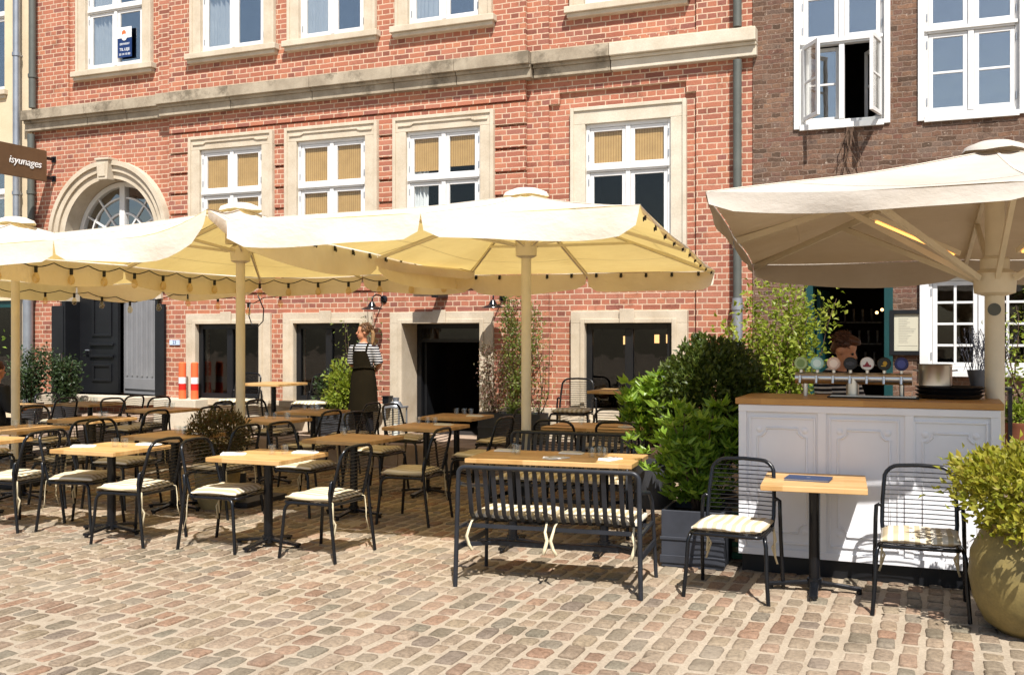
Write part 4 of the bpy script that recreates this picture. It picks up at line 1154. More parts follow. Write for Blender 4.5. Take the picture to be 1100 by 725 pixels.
PA = parasol('cream square parasol on the pole beside the clipped bush', (-6.69,-4.42,0), 0, 1.55, 2.42, (2.50,2.48), 3.03, 2.57, 'canopy', lifts=[(1,-1,.17)], seed=8, sval={1:.10}, clips=())
parasol('cream square parasol at the far left before the grey gate', (-9.86,-4.42,0), 0, 1.55, 2.42, (2.50,2.46), 3.03, 2.57, 'canopy', seed=12, sval={1:.04})
D = parasol('large beige parasol over the white bar counter', (.36,-4.98,0), 5.0, 1.84, 1.77, (2.57,2.39), 3.05, 2.10, 'beige_canopy', seed=21, val=.21, fval=.12, sval={1:.12,3:.13}, pole_r=.066, rib_w=.045, struts=.55, lifts=[(-1,-1,.02)], cat_group='beige parasols')
# glowing heater bars under the beige parasol
for i, (ax, ay) in enumerate(((-.62,-.30),(.30,-.62),(.62,.2))):
    l = math.hypot(ax, ay); ux, uy = ax/l, ay/l
    b = MB(); b.bar((ux*.28,uy*.28,2.30),(ux*.95,uy*.95,2.56), .05, .035); hb = b.build('heater', M['pole'], D)
    q = MB(); q.bar((ux*.32,uy*.32,2.288),(ux*.91,uy*.91,2.517), .022, .012); q.build('glow_bar', M['heater'], hb)
# logo disc on the beige pole
q = MB(); q.lathe([(.045,0),(.045,.004)], 18, (0,0,0), Matrix.Translation((-.012,-.066,1.90)) @ Matrix.Rotation(R(90),4,'X')); q.build('badge', M['dark_zinc'], D)
# wooden speaker-like box hung under the cream parasol pole head
q = MB(); q.box(-.1,.02,-.12,-.05,2.66,2.86); q.build('control_box', M['sandstone'], PA)

# string lights along the left and back edges of the second parasol
def string_lights(label, path, nb, seed, drop=.05):
    t = thing('string_lights', label, 'string lights'); r = random.Random(seed)
    P = [Vector(p) for p in path]
    seg = [(P[i+1]-P[i]).length for i in range(len(P)-1)]; tot = sum(seg)
    def at(s):
        for i, l in enumerate(seg):
            if s <= l or i == len(seg)-1: return P[i] + (P[i+1]-P[i])*(s/l)
            s -= l
    pts = []; n = nb*6
    for i in range(n+1):
        p = at(tot*i/n); p.z -= drop*math.sin(PI*((i/6) % 1))
        pts.append(p)
    b = MB(); b.tube(pts, .006, 6); b.build('cord', M['black_metal'], t, smooth=True, angle=180)
    for k in range(nb):
        p = at(tot*(k+.5)/nb); p.z -= drop
        b = MB(); b.tube([p+Vector((0,0,.01)), p+Vector((0,0,-.055))], .017, 10); so_ = b.build('socket', M['black_metal'], t, smooth=True, angle=50)
        b = MB(); b.lathe([(.013,-.055),(.03,-.085),(.037,-.115),(.028,-.148),(.004,-.16)], 12, p); b.build('bulb', M['bulb'], so_, smooth=True, angle=180)
    return t
ax, ay = -6.69, -4.42
string_lights('string of clear bulbs along the left and back edges of the second parasol', [(ax-1.50,ay-1.9,2.44),(ax-1.50,ay,2.45),(ax-1.48,ay+2.33,2.44),(ax,ay+2.35,2.44),(ax+1.4,ay+2.35,2.45)], 16, 2)
string_lights('string of bulbs sagging below the far left parasol in front of the gate', [(-11.35,-4.4,2.32),(-11.3,-2.05,2.36),(-10.3,-2.02,2.22),(-9.3,-2.0,2.33),(-8.35,-2.0,2.18),(-7.7,-1.95,2.35)], 12, 4, .04)
b = MB(); b.tube([(-9.0,-1.2,2.2),(-9.02,-1.2,2.0),(-8.97,-1.2,1.88),(-8.86,-1.2,1.86),(-8.78,-1.2,1.93),(-8.77,-1.2,2.1),(-8.8,-1.3,2.3)], .009, 6); tag(b.build('hanging_cable', M['black_metal'], smooth=True, angle=180), 'loop of black cable hanging below the second parasol', 'cable')
# ------------------------------------------------------------------ bar counter
CX0, CX1, CYF, CYB = -1.36, .37, -5.58, -4.92
cn = thing('bar_counter', 'white panelled bar counter with oak top under the beige parasol', 'bar counter', ((CX0+CX1)/2, CYF, 0))
hw = (CX1-CX0)/2; dp = CYB-CYF
b = MB(); b.box(-hw,hw,0,dp,.13,1.215); b.build('body', M['counter_white'], cn, bevel=.004)
b = MB(); b.box(-hw+.02,hw-.02,.03,dp-.03,.0,.13); b.build('plinth', M['black_paint'], cn)
b = MB(); b.box(-hw-.02,hw+.02,-.035,dp+.02,1.217,1.262); b.build('countertop', M['counter_wood'], cn, bevel=.006)
b = MB()
for x in (-hw, -hw/3-.02, hw/3-.02+.0, hw-.06):
    b.box(x+.002 if x == -hw else x, x+.058, -.016, 0, .15, 1.20)
for z in (.132, 1.165): b.box(-hw+.002, hw-.002, -.022, -.0165, z, z+.05)
b.build('stile', M['counter_white'], cn, bevel=.004)
for i in range(3):
    x0 = -hw + .075 + i*(2*hw-.06)/3; x1 = x0 + (2*hw-.06)/3 - .09
    b = MB(); frame_boxes(b, x0, x1, .22, 1.13, .014, -.012, 0); pn = b.build('panel', M['counter_white'], cn, bevel=.004)
    # inner moulding with scooped corners
    m_ = .062; a0, a1, z0, z1 = x0+m_, x1-m_, .22+m_+.02, 1.13-m_-.02; c_ = .06
    path = []
    for (px, pz, sx, sz) in ((a0,z0,1,1),(a1,z0,-1,1),(a1,z1,-1,-1),(a0,z1,1,-1)):
        q = [Vector((px+sx*c_, -.004, pz)), Vector((px+sx*c_, -.004, pz+sz*c_*.45)), Vector((px+sx*c_*.75, -.004, pz+sz*c_*.75)), Vector((px+sx*c_*.45, -.004, pz+sz*c_)), Vector((px, -.004, pz+sz*c_))]
        if sx*sz > 0: q.reverse()
        path += q
    mb = MB(); mb.tube(path, .008, 6, closed=True); mb.build('scooped_moulding', M['counter_white'], pn, smooth=True, angle=80)
    for (px, pz) in ((a0+.012,z0+.012),(a1-.012,z0+.012),(a1-.012,z1-.012),(a0+.012,z1-.012)):
        mb = MB(); mb.lathe([(.022,0),(.022,.006),(.014,.011),(.004,.012)], 12, (0,0,0), Matrix.Translation((px,0,pz)) @ Matrix.Rotation(R(90),4,'X')); mb.build('rosette', M['counter_white'], pn, smooth=True, angle=40)
CT = 1.262
tp = thing('beer_tap_tower', 'steel bar tap tower with seven round badges on the counter', 'beer taps', (-.60,-5.16,CT), 0)
b = MB(); b.tube([(-.41,0,.135),(.41,0,.135)], .043, 18); b.build('rail', M['steel'], tp, smooth=True, angle=40)
b = MB(); b.tube([(.0,0,0),(0,0,.14)], .045, 18); b.build('column', M['steel'], tp, smooth=True, angle=40)
for s in (-1,1):
    b = MB(); b.tube([(s*.34,.02,0),(s*.34,.02,.12)], .018, 10); b.build('support', M['steel'], tp, smooth=True, angle=40)
bc = [('#a9bf86','#7f9a5c',0),('#a4cfc4','#d7eee8',1),('#d8b9a6','#efdccc',1),('#15161a','#3c3c42',2),('#e2dfdb','#8c2f3c',3),('#1b1d16','#c39a2c',4),('#222760','#4a5294',1)]
for i, (c1, c2, kd) in enumerate(bc):
    x = -.37 + i*.118
    b = MB(); b.tube([(x,0,.165),(x,0,.20)], .013, 10); b.tube([(x,-.03,.15),(x,-.07,.15),(x,-.08,.10)], .010, 8)
    tpp = b.build('tap', M['steel'], tp, smooth=True, angle=40)
    RM = Matrix.Translation((x,0,.245)) @ Matrix.Rotation(R(90),4,'X')
    b = MB(); b.lathe([(.046,-.012),(.049,0),(.049,.012),(.044,.018)], 26, (0,0,0), RM); b.build('badge', flat_mat('badge_paint_%d' % i, hexc(c1), .35), tpp, smooth=True, angle=40)
    b = MB()
    if kd in (0,1): b.lathe([(.030,.0182),(.028,.0196)], 22, (0,0,0), RM)
    elif kd == 2: b.box(x-.03,x+.03,-.0205,-.0185,.235,.255); b.lathe([(.018,.0182),(.016,.0192)], 16, (0,0,0), RM)
    elif kd == 3: 
        b.lathe([(.020,.0182),(.016,.0198)], 3, (0,0,0), RM @ Matrix.Rotation(R(90),4,'Z')); b.box(x-.028,x+.028,-.0205,-.0185,.222,.236)
    else:
        b.lathe([(.017,.0182),(.013,.0205)], 6, (0,0,0), RM @ Matrix.Translation((.006,.004,0))); b.box(x-.02,x+.012,-.0205,-.0185,.226,.234)
    b.build('badge_print', flat_mat('badge_print_%d' % i, hexc(c2), .4), tpp)
t = thing('serving_trays', 'stack of black oval trays on the right end of the bar counter', 'trays', (.06,-5.12,CT), 4)
for k in range(3):
    b = MB(); b.lathe([(.20,0),(.235,.026),(.228,.028),(.195,.006),(.02,.006)], 28, (0,0,.004+.028*k), Matrix.Scale(.8,4,(0,1,0))); b.build('tray', M['black_paint'], t, smooth=True, angle=40)
t = thing('stock_pot', 'dented steel pot standing on the stack of black trays', 'pot', (-.035,-5.12,CT+.088), 0)
b = MB(); b.lathe([(.105,0),(.112,.006),(.113,.150),(.118,.156),(.112,.158),(.107,.012)], 30, (0,0,0)); b.build('pan', M['steel'], t, smooth=True, angle=40)
for s in (-1,1):
    b = MB(); b.tube([(s*.112,-.035,.11),(s*.145,-.03,.115),(s*.145,.03,.115),(s*.112,.035,.11)], .006, 6); b.build('handle', M['steel'], t, smooth=True, angle=80)
t = thing('drip_tray', 'shallow dark drip tray under the bar taps', 'drip tray', (-.5,-5.3,CT+.001), 0)
b = MB(); b.box(-.26,.36,-.08,.08,0,.012); b.build('tray', M['black_metal'], t, bevel=.003)
b = MB()
for k in range(9): b.box(-.24,.34,-.07+.0165*k,-.064+.0165*k,.012,.016)
b.build('grille', M['steel'], t)

# ------------------------------------------------------------------ plants
def leaf_cloud(r, b, c, rad, n, size, shell=.55, clumps=0, up=.3, lump=.12, flat=.0, aspect=.5, spread=.5):
    """n leaves filling an ellipsoid's outer volume, uneven outline"""
    c = Vector(c)
    ph = [r.uniform(0, 6.28) for _ in range(6)]
    cl = None
    if clumps:
        cl = []
        for _ in range(clumps):
            d = Vector((r.gauss(0,1), r.gauss(0,1), r.gauss(0,1))).normalized()
            cl.append((d, r.uniform(shell, 1.0)))
    for _ in range(n):
        if cl:
            d0, q0 = r.choice(cl)
            d = (d0 + Vector((r.gauss(0,.22), r.gauss(0,.22), r.gauss(0,.22)))).normalized(); q = q0 + r.gauss(0,.09)
        else:
            d = Vector((r.gauss(0,1), r.gauss(0,1), r.gauss(0,1))).normalized(); q = r.uniform(shell**3, 1)**(1/3)
        q *= 1 + lump*(math.sin(4*d.x+ph[0])*math.sin(5*d.y+ph[1]) + .6*math.sin(9*d.z+ph[2]+3*d.x))
        p = c + Vector((d.x*rad[0], d.y*rad[1], d.z*rad[2]))*q
        dr = (d + Vector((r.gauss(0,spread), r.gauss(0,spread), r.gauss(0,spread)+up))).normalized()
        sd_ = Vector((r.gauss(0,1), r.gauss(0,1), r.gauss(0,.6)))
        s = size*r.uniform(.65,1.25)
        b.leaf(p, dr, sd_, s, s*aspect)
def box_planter(label, loc, w, d, h, mat, rz=0):
    t = thing('planter_box', label, 'planter', loc, rz)
    b = MB(); frame = .025
    b.box(-w/2,w/2,-d/2,-d/2+frame,0,h); b.box(-w/2,w/2,d/2-frame,d/2,0,h); b.box(-w/2,-w/2+frame,-d/2+frame,d/2-frame,0,h); b.box(w/2-frame,w/2,-d/2+frame,d/2-frame,0,h)
    b.box(-w/2-.01,w/2+.01,-d/2-.01,-d/2-.001,h*.48,h*.54); b.box(-w/2-.01,w/2+.01,-d/2-.01,-d/2-.001,.03,.09)
    b.build('box', M[mat], t, bevel=.005)
    b = MB(); b.box(-w/2+frame,w/2-frame,-d/2+frame,d/2-frame,.05,h-.05); b.build('soil', M['soil'], t)
    return t
def shrub(name, label, cat, loc, build, group=None):
    t = thing(name, label, cat, loc, 0, group); build(t); return t
def stems_mb(r, n, h, spread, rad=.008, base=(0,0,0), lean=(0,0)):
    b = MB(); tips = []
    for i in range(n):
        a = r.uniform(0,6.28); d = Vector((math.cos(a)*spread, math.sin(a)*spread, 1)).normalized()
        p = Vector(base) + Vector((r.uniform(-.03,.03), r.uniform(-.03,.03), 0)); pts = [p.copy()]; L = h*r.uniform(.75,1.1)
        for s in range(7):
            d = (d + Vector((r.gauss(0,.10)+lean[0], r.gauss(0,.10)+lean[1], .05))).normalized(); p = p + d*L/7; pts.append(p.copy())
        b.tube(pts, [rad*(1-.11*k) for k in range(8)], 5); tips.append(pts)
    return b, tips

# big clipped shrub and laurel beside the counter
box_planter('slate grey planter box holding the laurel left of the white counter', (-1.70,-5.42,0), .46,.46,.42,'slate_planter', 3)
def f(t):
    r = random.Random(21)
    b, tips = stems_mb(r, 16, .75, .45, .012, (0,0,.36)); b.build('stem', M['bark'], t, smooth=True, angle=180)
    b = MB()
    for pts in tips:
        for p in pts[2:]:
            for _ in range(4):
                c = p + Vector((r.gauss(0,.07), r.gauss(0,.07), r.gauss(0,.07)))
                a0 = r.uniform(0,6.28); ax = Vector((r.gauss(0,.5), r.gauss(0,.5)-.2, 1)).normalized()
                for k in range(7):
                    a = a0 + k*2.4; d = (Vector((math.cos(a), math.sin(a), 0)) + ax*r.uniform(.1,.9)).normalized()
                    b.leaf(c, d, d.cross(ax), r.uniform(.08,.135), r.uniform(.036,.052))
    b.build('foliage', M['laurel_leaf'], t)
shrub('laurel', 'glossy green laurel spilling over the slate planter left of the counter', 'shrub', (-1.73,-5.34,0), f)
def f(t):
    r = random.Random(22)
    b, tips = stems_mb(r, 12, .55, .4, .010, (0,0,.5)); b.build('stem', M['bark'], t, smooth=True, angle=180)
    b = MB()
    for pts in tips:
        for p in pts[3:]:
            for _ in range(4):
                c = p + Vector((r.gauss(0,.06), r.gauss(0,.06), r.gauss(0,.06)))
                a0 = r.uniform(0,6.28); ax = Vector((r.gauss(0,.5), r.gauss(0,.5)-.2, 1)).normalized()
                for k in range(7):
                    a = a0 + k*2.4; d = (Vector((math.cos(a), math.sin(a), 0)) + ax*r.uniform(.1,.9)).normalized()
                    b.leaf(c, d, d.cross(ax), r.uniform(.08,.135), r.uniform(.036,.054))
    b.build('foliage', M['laurel_leaf'], t)
    q = MB(); q.tube([(0,0,0),(0,0,.42)], .17, 20); q.build('pot', M['planter'], t, smooth=True, angle=40)
shrub('laurel', 'bright sunlit laurel at the left side of the big dark clipped shrub', 'shrub', (-2.22,-4.72,.28), f)
def f(t):
    r = random.Random(23); b = MB()
    leaf_cloud(r, b, (0,0,1.16), (.46,.45,.52), 11000, .056, .35, 0, .25, .07, aspect=.55, spread=.6)
    b.build('crown', M['box_leaf'], t)
    b, tips = stems_mb(r, 9, .9, .35, .014, (0,0,.35)); b.build('trunk', M['bark'], t, smooth=True, angle=180)
    b = MB(); b.lathe([(.20,0),(.24,.40),(.25,.42),(.22,.42),(.21,.34)], 22); b.build('pot', M['planter'], t, smooth=True, angle=40)
shrub('box_shrub', 'large dark round clipped shrub between the long table and the counter', 'shrub', (-1.75,-4.72,0), f)
t = thing('plastic_crate', 'dark green plastic crate behind the laurel beside the counter', 'crate', (-1.52,-5.05,0), 5)
b = MB(); frame_boxes(b, -.12,.12,0,.36,.03,-.15,.15); b.box(-.09,.09,-.14,.14,.03,.05)
for k in range(3): b.box(-.09,.09,-.148,-.136,.09+.08*k,.13+.08*k)
b.build('crate_body', flat_mat('green_plastic', (.012,.10,.05), .45), t)
def f(t):
    r = random.Random(24)
    b, tips = stems_mb(r, 26, 1.95, .05, .010, (0,0,.25)); b.build('stem', M['bark'], t, smooth=True, angle=180)
    b = MB()
    for pts in tips:
        for i in range(1, len(pts)):
            for _ in range(36):
                u = r.random(); p = pts[i-1].lerp(pts[i], u) + Vector((r.gauss(0,.075), r.gauss(0,.075), r.gauss(0,.06)))
                d = Vector((r.gauss(0,1), r.gauss(0,1)-.2, r.gauss(.3,.6)))
                b.leaf(p, d, Vector((r.gauss(0,1), r.gauss(0,1), r.gauss(0,.5))), r.uniform(.045,.085), r.uniform(.028,.046))
    b.build('foliage', M['lime_leaf'], t)
    b = MB(); b.lathe([(.19,0),(.23,.33),(.24,.36),(.21,.36)], 22); b.build('pot', M['planter'], t, smooth=True, angle=40)
shrub('climbing_shrub', 'tall loose lime green shrub left of the teal doorway', 'shrub', (-1.62,-2.15,0), f)
# gold plant in big round pot at right
bp = thing('round_pot', 'big mossy round clay pot at the right edge of the photo', 'pot', (.53,-6.50,0))
b = MB(); prof = [(.22,0),(.30,.06),(.36,.18),(.385,.32),(.37,.46),(.32,.56),(.29,.60),(.31,.63),(.29,.64),(.26,.58)]
b.lathe(prof, 40, (0,0,0), None, lambda a, z: 1+.01*math.sin(3*a+z*7)); b.build('body', M['glazed'], bp, smooth=True, angle=60)
b = MB(); b.tube([(0,0,.54),(0,0,.575)], .265, 24); b.build('soil', M['soil'], bp)
def f(t):
    r = random.Random(25); b = MB()
    leaf_cloud(r, b, (0,0,.80), (.48,.48,.29), 5600, .052, .55, 170, .35, .10, aspect=.62, spread=.65)
    b.build('foliage', M['gold_leaf'], t)
    b, tips = stems_mb(r, 14, .3, .7, .007, (0,0,.56)); b.build('stem', M['bark'], t, smooth=True, angle=180)
shrub('golden_shrub', 'dense golden green bush growing in the big round pot at right', 'shrub', (.53,-6.50,0), f)
# clipped rusty bush in clay pot at the parasol pole
bp = thing('clay_pot', 'pale clay pot at the foot of the parasol pole', 'pot', (-6.68,-4.80,0))
b = MB(); b.lathe([(.17,0),(.20,.10),(.225,.35),(.23,.44),(.24,.46),(.215,.46),(.205,.40)], 30); b.build('body', M['stucco_pot'], bp, smooth=True, angle=50)
b = MB(); b.tube([(0,0,.38),(0,0,.42)], .20, 20); b.build('soil', M['soil'], bp)
def f(t):
    r = random.Random(26); b = MB()
    leaf_cloud(r, b, (0,0,.70), (.33,.33,.26), 4200, .042, .6, 110, .3, .08, aspect=.4, spread=.6)
    b.build('foliage', M['rust_leaf'], t)
    b, tips = stems_mb(r, 12, .28, .6, .006, (0,0,.42)); b.build('stem', M['bark'], t, smooth=True, angle=180)
shrub('clipped_bush', 'low round rusty green bush in the pale clay pot', 'bush', (-6.68,-4.80,0), f)
# planters by the dark doorway with climbers
def climber(name, label, loc, w, h, mat, seed, n, size, lean=0, stems=7, gap=.6, amp=1.0):
    def f(t):
        r = random.Random(seed)
        b = MB(); tips = []
        for i in range(stems):
            p = Vector((r.uniform(-w*.3,w*.3), r.uniform(-.05,.05), .36)); pts = [p.copy()]; L = h*r.uniform(.7,1.08); d = Vector((r.gauss(0,.12), r.uniform(0,.08), 1)).normalized()
            for s in range(9):
                d = (d + Vector((r.gauss(0,.16)+lean*.06, r.gauss(0,.05), .12))).normalized(); p = p + d*L/9; p.y = max(-.22, min(.16, p.y)); p.x = max(-w, min(w, p.x)); pts.append(p.copy())
            b.tube(pts, [.009*(1-.09*k) for k in range(10)], 5); tips.append(pts)
        b.build('stem', M['bark'], t, smooth=True, angle=180)
        b = MB()
        for pts in tips:
            for i in range(1, len(pts)):
                if r.random() < .18: continue
                for _ in range(n):
                    p = pts[i-1].lerp(pts[i], r.random()) + Vector((r.gauss(0,.06*amp), r.gauss(-.02,.05), r.gauss(0,.05)))
                    d = Vector((r.gauss(0,1), r.gauss(-.4,.7), r.gauss(.1,.7)))
                    b.leaf(p, d, Vector((r.gauss(0,1), r.gauss(0,1), r.gauss(0,.5))), size*r.uniform(.7,1.3), size*.5*r.uniform(.7,1.2))
        b.build('foliage', M[mat], t)
    return shrub(name, label, 'climber', loc, f)
box_planter('long black planter box right of the dark doorway', (-5.43,-.42,PLAT_Z), .62,.36,.40,'planter')
box_planter('small weathered planter box right of the parasol pole by the wall', (-4.98,-.40,PLAT_Z), .24,.34,.40,'planter')
climber('rose_climber', 'dusty pink leaved climber in the long planter right of the doorway', (-5.60,-.36,PLAT_Z), .2, 1.0, 'rose_leaf', 31, 22, .045, stems=7)
climber('green_climber', 'olive green climber rising beside the pink one by the doorway', (-5.28,-.34,PLAT_Z), .22, 1.8, 'olive_leaf', 32, 60, .045, stems=7)
climber('thin_climber', 'thin sparse climber in the small planter behind the parasol pole', (-4.98,-.36,PLAT_Z), .16, 1.55, 'olive_leaf', 33, 12, .04, stems=3)
box_planter('black planter with the yellow-green plant beside the waitress', (-8.02,-.40,PLAT_Z), .62,.34,.36,'planter')
def f(t):
    r = random.Random(34); b = MB()
    leaf_cloud(r, b, (0,0,.66), (.27,.24,.36), 1500, .065, .35, 60, .3, .16, aspect=.6)
    b.build('foliage', M['lime_leaf'], t); b, tips = stems_mb(r, 9, .6, .3, .006, (0,0,.32)); b.build('stem', M['bark'], t, smooth=True, angle=180)
shrub('leafy_plant', 'yellow-green leafy plant in the black planter beside the waitress', 'plant', (-7.98,-.42,PLAT_Z), f)
climber('wall_vine', 'sparse vine with pale leaves on the wall behind the waitress', (-7.72,-.28,PLAT_Z), .5, 1.62, 'olive_leaf', 36, 7, .05, lean=-.3, stems=5, amp=1.6)
def f(t):
    r = random.Random(35); b = MB()
    leaf_cloud(r, b, (0,0,.62), (.16,.16,.28), 260, .06, .3, 20, .3, .2, aspect=.6)
    b.build('foliage', M['dark_leaf'], t); b, tips = stems_mb(r, 5, .5, .3, .006, (0,0,.3)); b.build('stem', M['bark'], t, smooth=True, angle=180)
shrub('dark_plant', 'small dark plant left of the yellow-green one by the wall', 'plant', (-8.24,-.42,PLAT_Z), f)
# far left plants by the gate
for i, (x, y, h, mt, lab_) in enumerate(((-12.95,-.75,.95,'dark_leaf','dark leafy shrub standing before the left black board'),(-13.6,-.85,1.1,'dark_leaf','dark green shrub by the downpipe at far left'),(-14.5,-1.2,1.45,'laurel_leaf','tall bright green shrub at the very left edge'))):
    def f(t, h=h, mt=mt, i=i):
        r = random.Random(50+i)
        b, tips = stems_mb(r, 13, h*.85, .2, .009, (0,0,.3)); b.build('stem', M['bark'], t, smooth=True, angle=180)
        b = MB()
        for pts in tips:
            for k in range(2, len(pts)):
                for _ in range(20):
                    p = pts[k-1].lerp(pts[k], r.random()) + Vector((r.gauss(0,.08), r.gauss(0,.08), r.gauss(0,.06)))
                    b.leaf(p, Vector((r.gauss(0,1), r.gauss(0,1), r.gauss(.3,.6))), Vector((r.gauss(0,1), r.gauss(0,1), r.gauss(0,.5))), r.uniform(.05,.09), r.uniform(.025,.045))
        b.build('foliage', M[mt], t)
        b = MB(); b.lathe([(.17,0),(.21,.32),(.22,.35),(.19,.35)], 20); b.build('pot', M['planter'], t, smooth=True, angle=40)
    shrub('potted_shrub', lab_, 'shrub', (x,y,PLAT_Z), f)
# terracotta pot with climber on the right wall
tpt = thing('terracotta_pot', 'tall terracotta pot against the brown wall right of the counter', 'pot', (.82,-.75,PLAT_Z))
b = MB(); b.lathe([(.20,0),(.23,.05),(.27,.40),(.29,.46),(.30,.50),(.26,.50),(.25,.44)], 28); b.build('body', M['terracotta'], tpt, smooth=True, angle=45)
b = MB(); b.tube([(0,0,.40),(0,0,.45)], .245, 20); b.build('soil', M['soil'], tpt)
def f(t):
    r = random.Random(41); b = MB(); tips = []
    for i in range(8):
        p = Vector((r.uniform(-.12,.12), r.uniform(-.05,.05), .45)); pts = [p.copy()]; d = Vector((r.gauss(0,.12), .12, 1)).normalized(); L = r.uniform(1.1,2.2)
        for s in range(9):
            d = (d + Vector((r.gauss(0,.2), r.gauss(.02,.06), .2))).normalized(); p = p + d*L/9; p.y = min(.62, p.y); pts.append(p.copy())
        b.tube(pts, [.013*(1-.09*k) for k in range(10)], 6); tips.append(pts)
    b.build('stem', M['bark'], t, smooth=True, angle=180)
    b = MB()
    for pts in tips:
        for k in range(1, len(pts)):
            for _ in range(9):
                p = pts[k-1].lerp(pts[k], r.random()) + Vector((r.gauss(0,.07), r.gauss(0,.06), r.gauss(0,.06)))
                b.leaf(p, Vector((r.gauss(0,1), r.gauss(-.3,.8), r.gauss(.1,.6))), Vector((r.gauss(0,1), r.gauss(0,1), r.gauss(0,.5))), r.uniform(.04,.08), r.uniform(.02,.036))
    leaf_cloud(r, b, (0,0,.56), (.26,.24,.15), 700, .06, .3, 0, .3, .1)
    b.build('foliage', M['lime_leaf'], t)
shrub('wall_climber', 'bare stemmed climber rising from the terracotta pot over the white window', 'climber', (.82,-.75,PLAT_Z), f)
def f(t):
    r = random.Random(43); b = MB()
    for i in range(40):
        a = r.uniform(0,6.28); p = Vector((r.gauss(0,.09), r.gauss(0,.05), 0)); d = Vector((math.cos(a)*.35, math.sin(a)*.2, 1)).normalized(); L = r.uniform(.25,.5)
        b.tube([p, p+d*L*.5, p+d*L+Vector((0,0,-.01))], [.003,.0025,.002], 4)
        for k in range(9):
            q = p + d*L*(.45+.06*k); b.leaf(q, (d+Vector((r.gauss(0,.6), r.gauss(0,.6), 0))), Vector((r.gauss(0,1), r.gauss(0,1), 0)), .035, .012)
    b.build('sprigs', flat_mat('grey_sprigs', (.06,.06,.07), .8, var=.3), t)
    b = MB(); b.lathe([(.10,0),(.14,.18),(.13,.18)], 18, (0,0,-.17)); b.build('pot', M['planter'], t, smooth=True, angle=40)
    b = MB(); b.box(-.3,.3,-.12,.12,-.2,-.17); b.box(-.3,-.26,-.1,.1,-1.05,-.2); b.box(.26,.3,-.1,.1,-1.05,-.2); b.build('stand', M['black_metal'], t)
shrub('lavender', 'dark grey lavender pot on a stand behind the stacked trays', 'plant', (.40,-1.0,1.34), f)

# ------------------------------------------------------------------ small fixtures on the wall
def wall_lamp(label, x, z):
    t = thing('wall_lamp', label, 'wall lamp', (x,0,z), 0, 'black gooseneck wall lamps')
    b = MB(); b.lathe([(.055,0),(.055,.02),(.03,.035)], 16, (0,0,0), Matrix.Rotation(R(90),4,'X')); b.build('wall_plate', M['black_metal'], t, smooth=True, angle=40)
    b = MB(); b.tube([(0,-.03,0),(0,-.12,.05),(-.01,-.22,.06),(-.02,-.30,.02),(-.02,-.32,-.06)], .011, 8); b.build('arm', M['black_metal'], t, smooth=True, angle=180)
    b = MB(); b.lathe([(.03,.06),(.045,.03),(.06,.0),(.15,-.035),(.155,-.045),(.13,-.035),(.05,-.01)], 24, (-.02,-.32,-.11)); b.build('shade', M['black_metal'], t, smooth=True, angle=35)
    b = MB(); b.ball((-.02,-.32,-.14), .03, 10, 8); b.build('bulb', M['bulb'], t, smooth=True, angle=180)
wall_lamp('black gooseneck lamp on the brick left of the dark doorway, above the waitress', -7.52, 2.26)
wall_lamp('black gooseneck lamp on the brick right of the dark doorway, above the climbers', -5.62, 2.26)
t = thing('hanging_sign', 'small brown box sign on a black bracket above the dark doorway', 'sign', (-6.5,0,2.30))
b = MB(); b.box(-.38,-.08,-.30,-.22,-.02,.16); b.build('board', M['bark'], t)
b = MB(); b.box(-.08,.02,-.32,0,-.04,.2); b.build('bracket', M['black_metal'], t)
# brown projecting shop sign at left
t = thing('shop_sign', 'brown projecting sign with white lettering at the left edge', 'sign', (-14.05,.06,4.62))
A = R(-90)
sgn = MB(); sgn.box(-.03,.03,-1.55,-.17,-.27,.25); sgn.build('board', M['sign_brown'], t, bevel=.004)
for z in (.13,-.20):
    b = MB(); b.box(-.02,.02,-.17,0,z-.025,z+.025); b.box(-.04,.04,-.01,.02,z-.05,z+.05); b.build('bracket', M['black_metal'], t)
cu = bpy.data.curves.new('lettering', 'FONT'); cu.body = 'isyunages'; cu.size = .175; cu.extrude = .004; cu.align_x = 'CENTER'; cu.align_y = 'CENTER'; cu.shear = .25
lt = bpy.data.objects.new('lettering', cu); COL.objects.link(lt); lt.parent = t; cu.materials.append(M['lettering'])
lt.location = (.036,-.62,-.01); lt.rotation_euler = (R(90),0,R(90))
# poster text
def text(body, size, loc, rot, mat, parent, name='lettering', extr=.001, bold=0):
    c = bpy.data.curves.new(name, 'FONT'); c.body = body; c.size = size; c.extrude = extr; c.offset = bold; c.align_x = 'CENTER'; c.align_y = 'CENTER'
    o = bpy.data.objects.new(name, c); COL.objects.link(o); o.location = loc; o.rotation_euler = rot; c.materials.append(mat)
    if parent: o.parent = parent
    return o
b = MB(); b.box(-12.68,-12.38,.1095,.1145,6.68,6.86)
b.build('poster_head', M['paper'], po)
b = MB(); b.lathe([(.055,0),(.055,.002)], 20, (0,0,0), Matrix.Translation((-12.53,.108,6.69)) @ Matrix.Rotation(R(90),4,'X')); b.build('emblem', M['lettering'], po)
b = MB(); b.lathe([(.045,0),(.045,.002)], 20, (0,0,0), Matrix.Translation((-12.54,.1085,6.765)) @ Matrix.Rotation(R(90),4,'X')); b.build('emblem', M['orange'], po)
for s_, z_, q_ in (('ERHVERV',6.58,.05),('TIL LEJE',6.49,.065),('33 14 10 80',6.41,.05)): text(s_, q_, (-12.53,.114,z_), (R(90),0,0), M['lettering'], po)
text('23', .075, (-11.37,-.022,1.62), (R(90),0,0), M['navy'], hp)
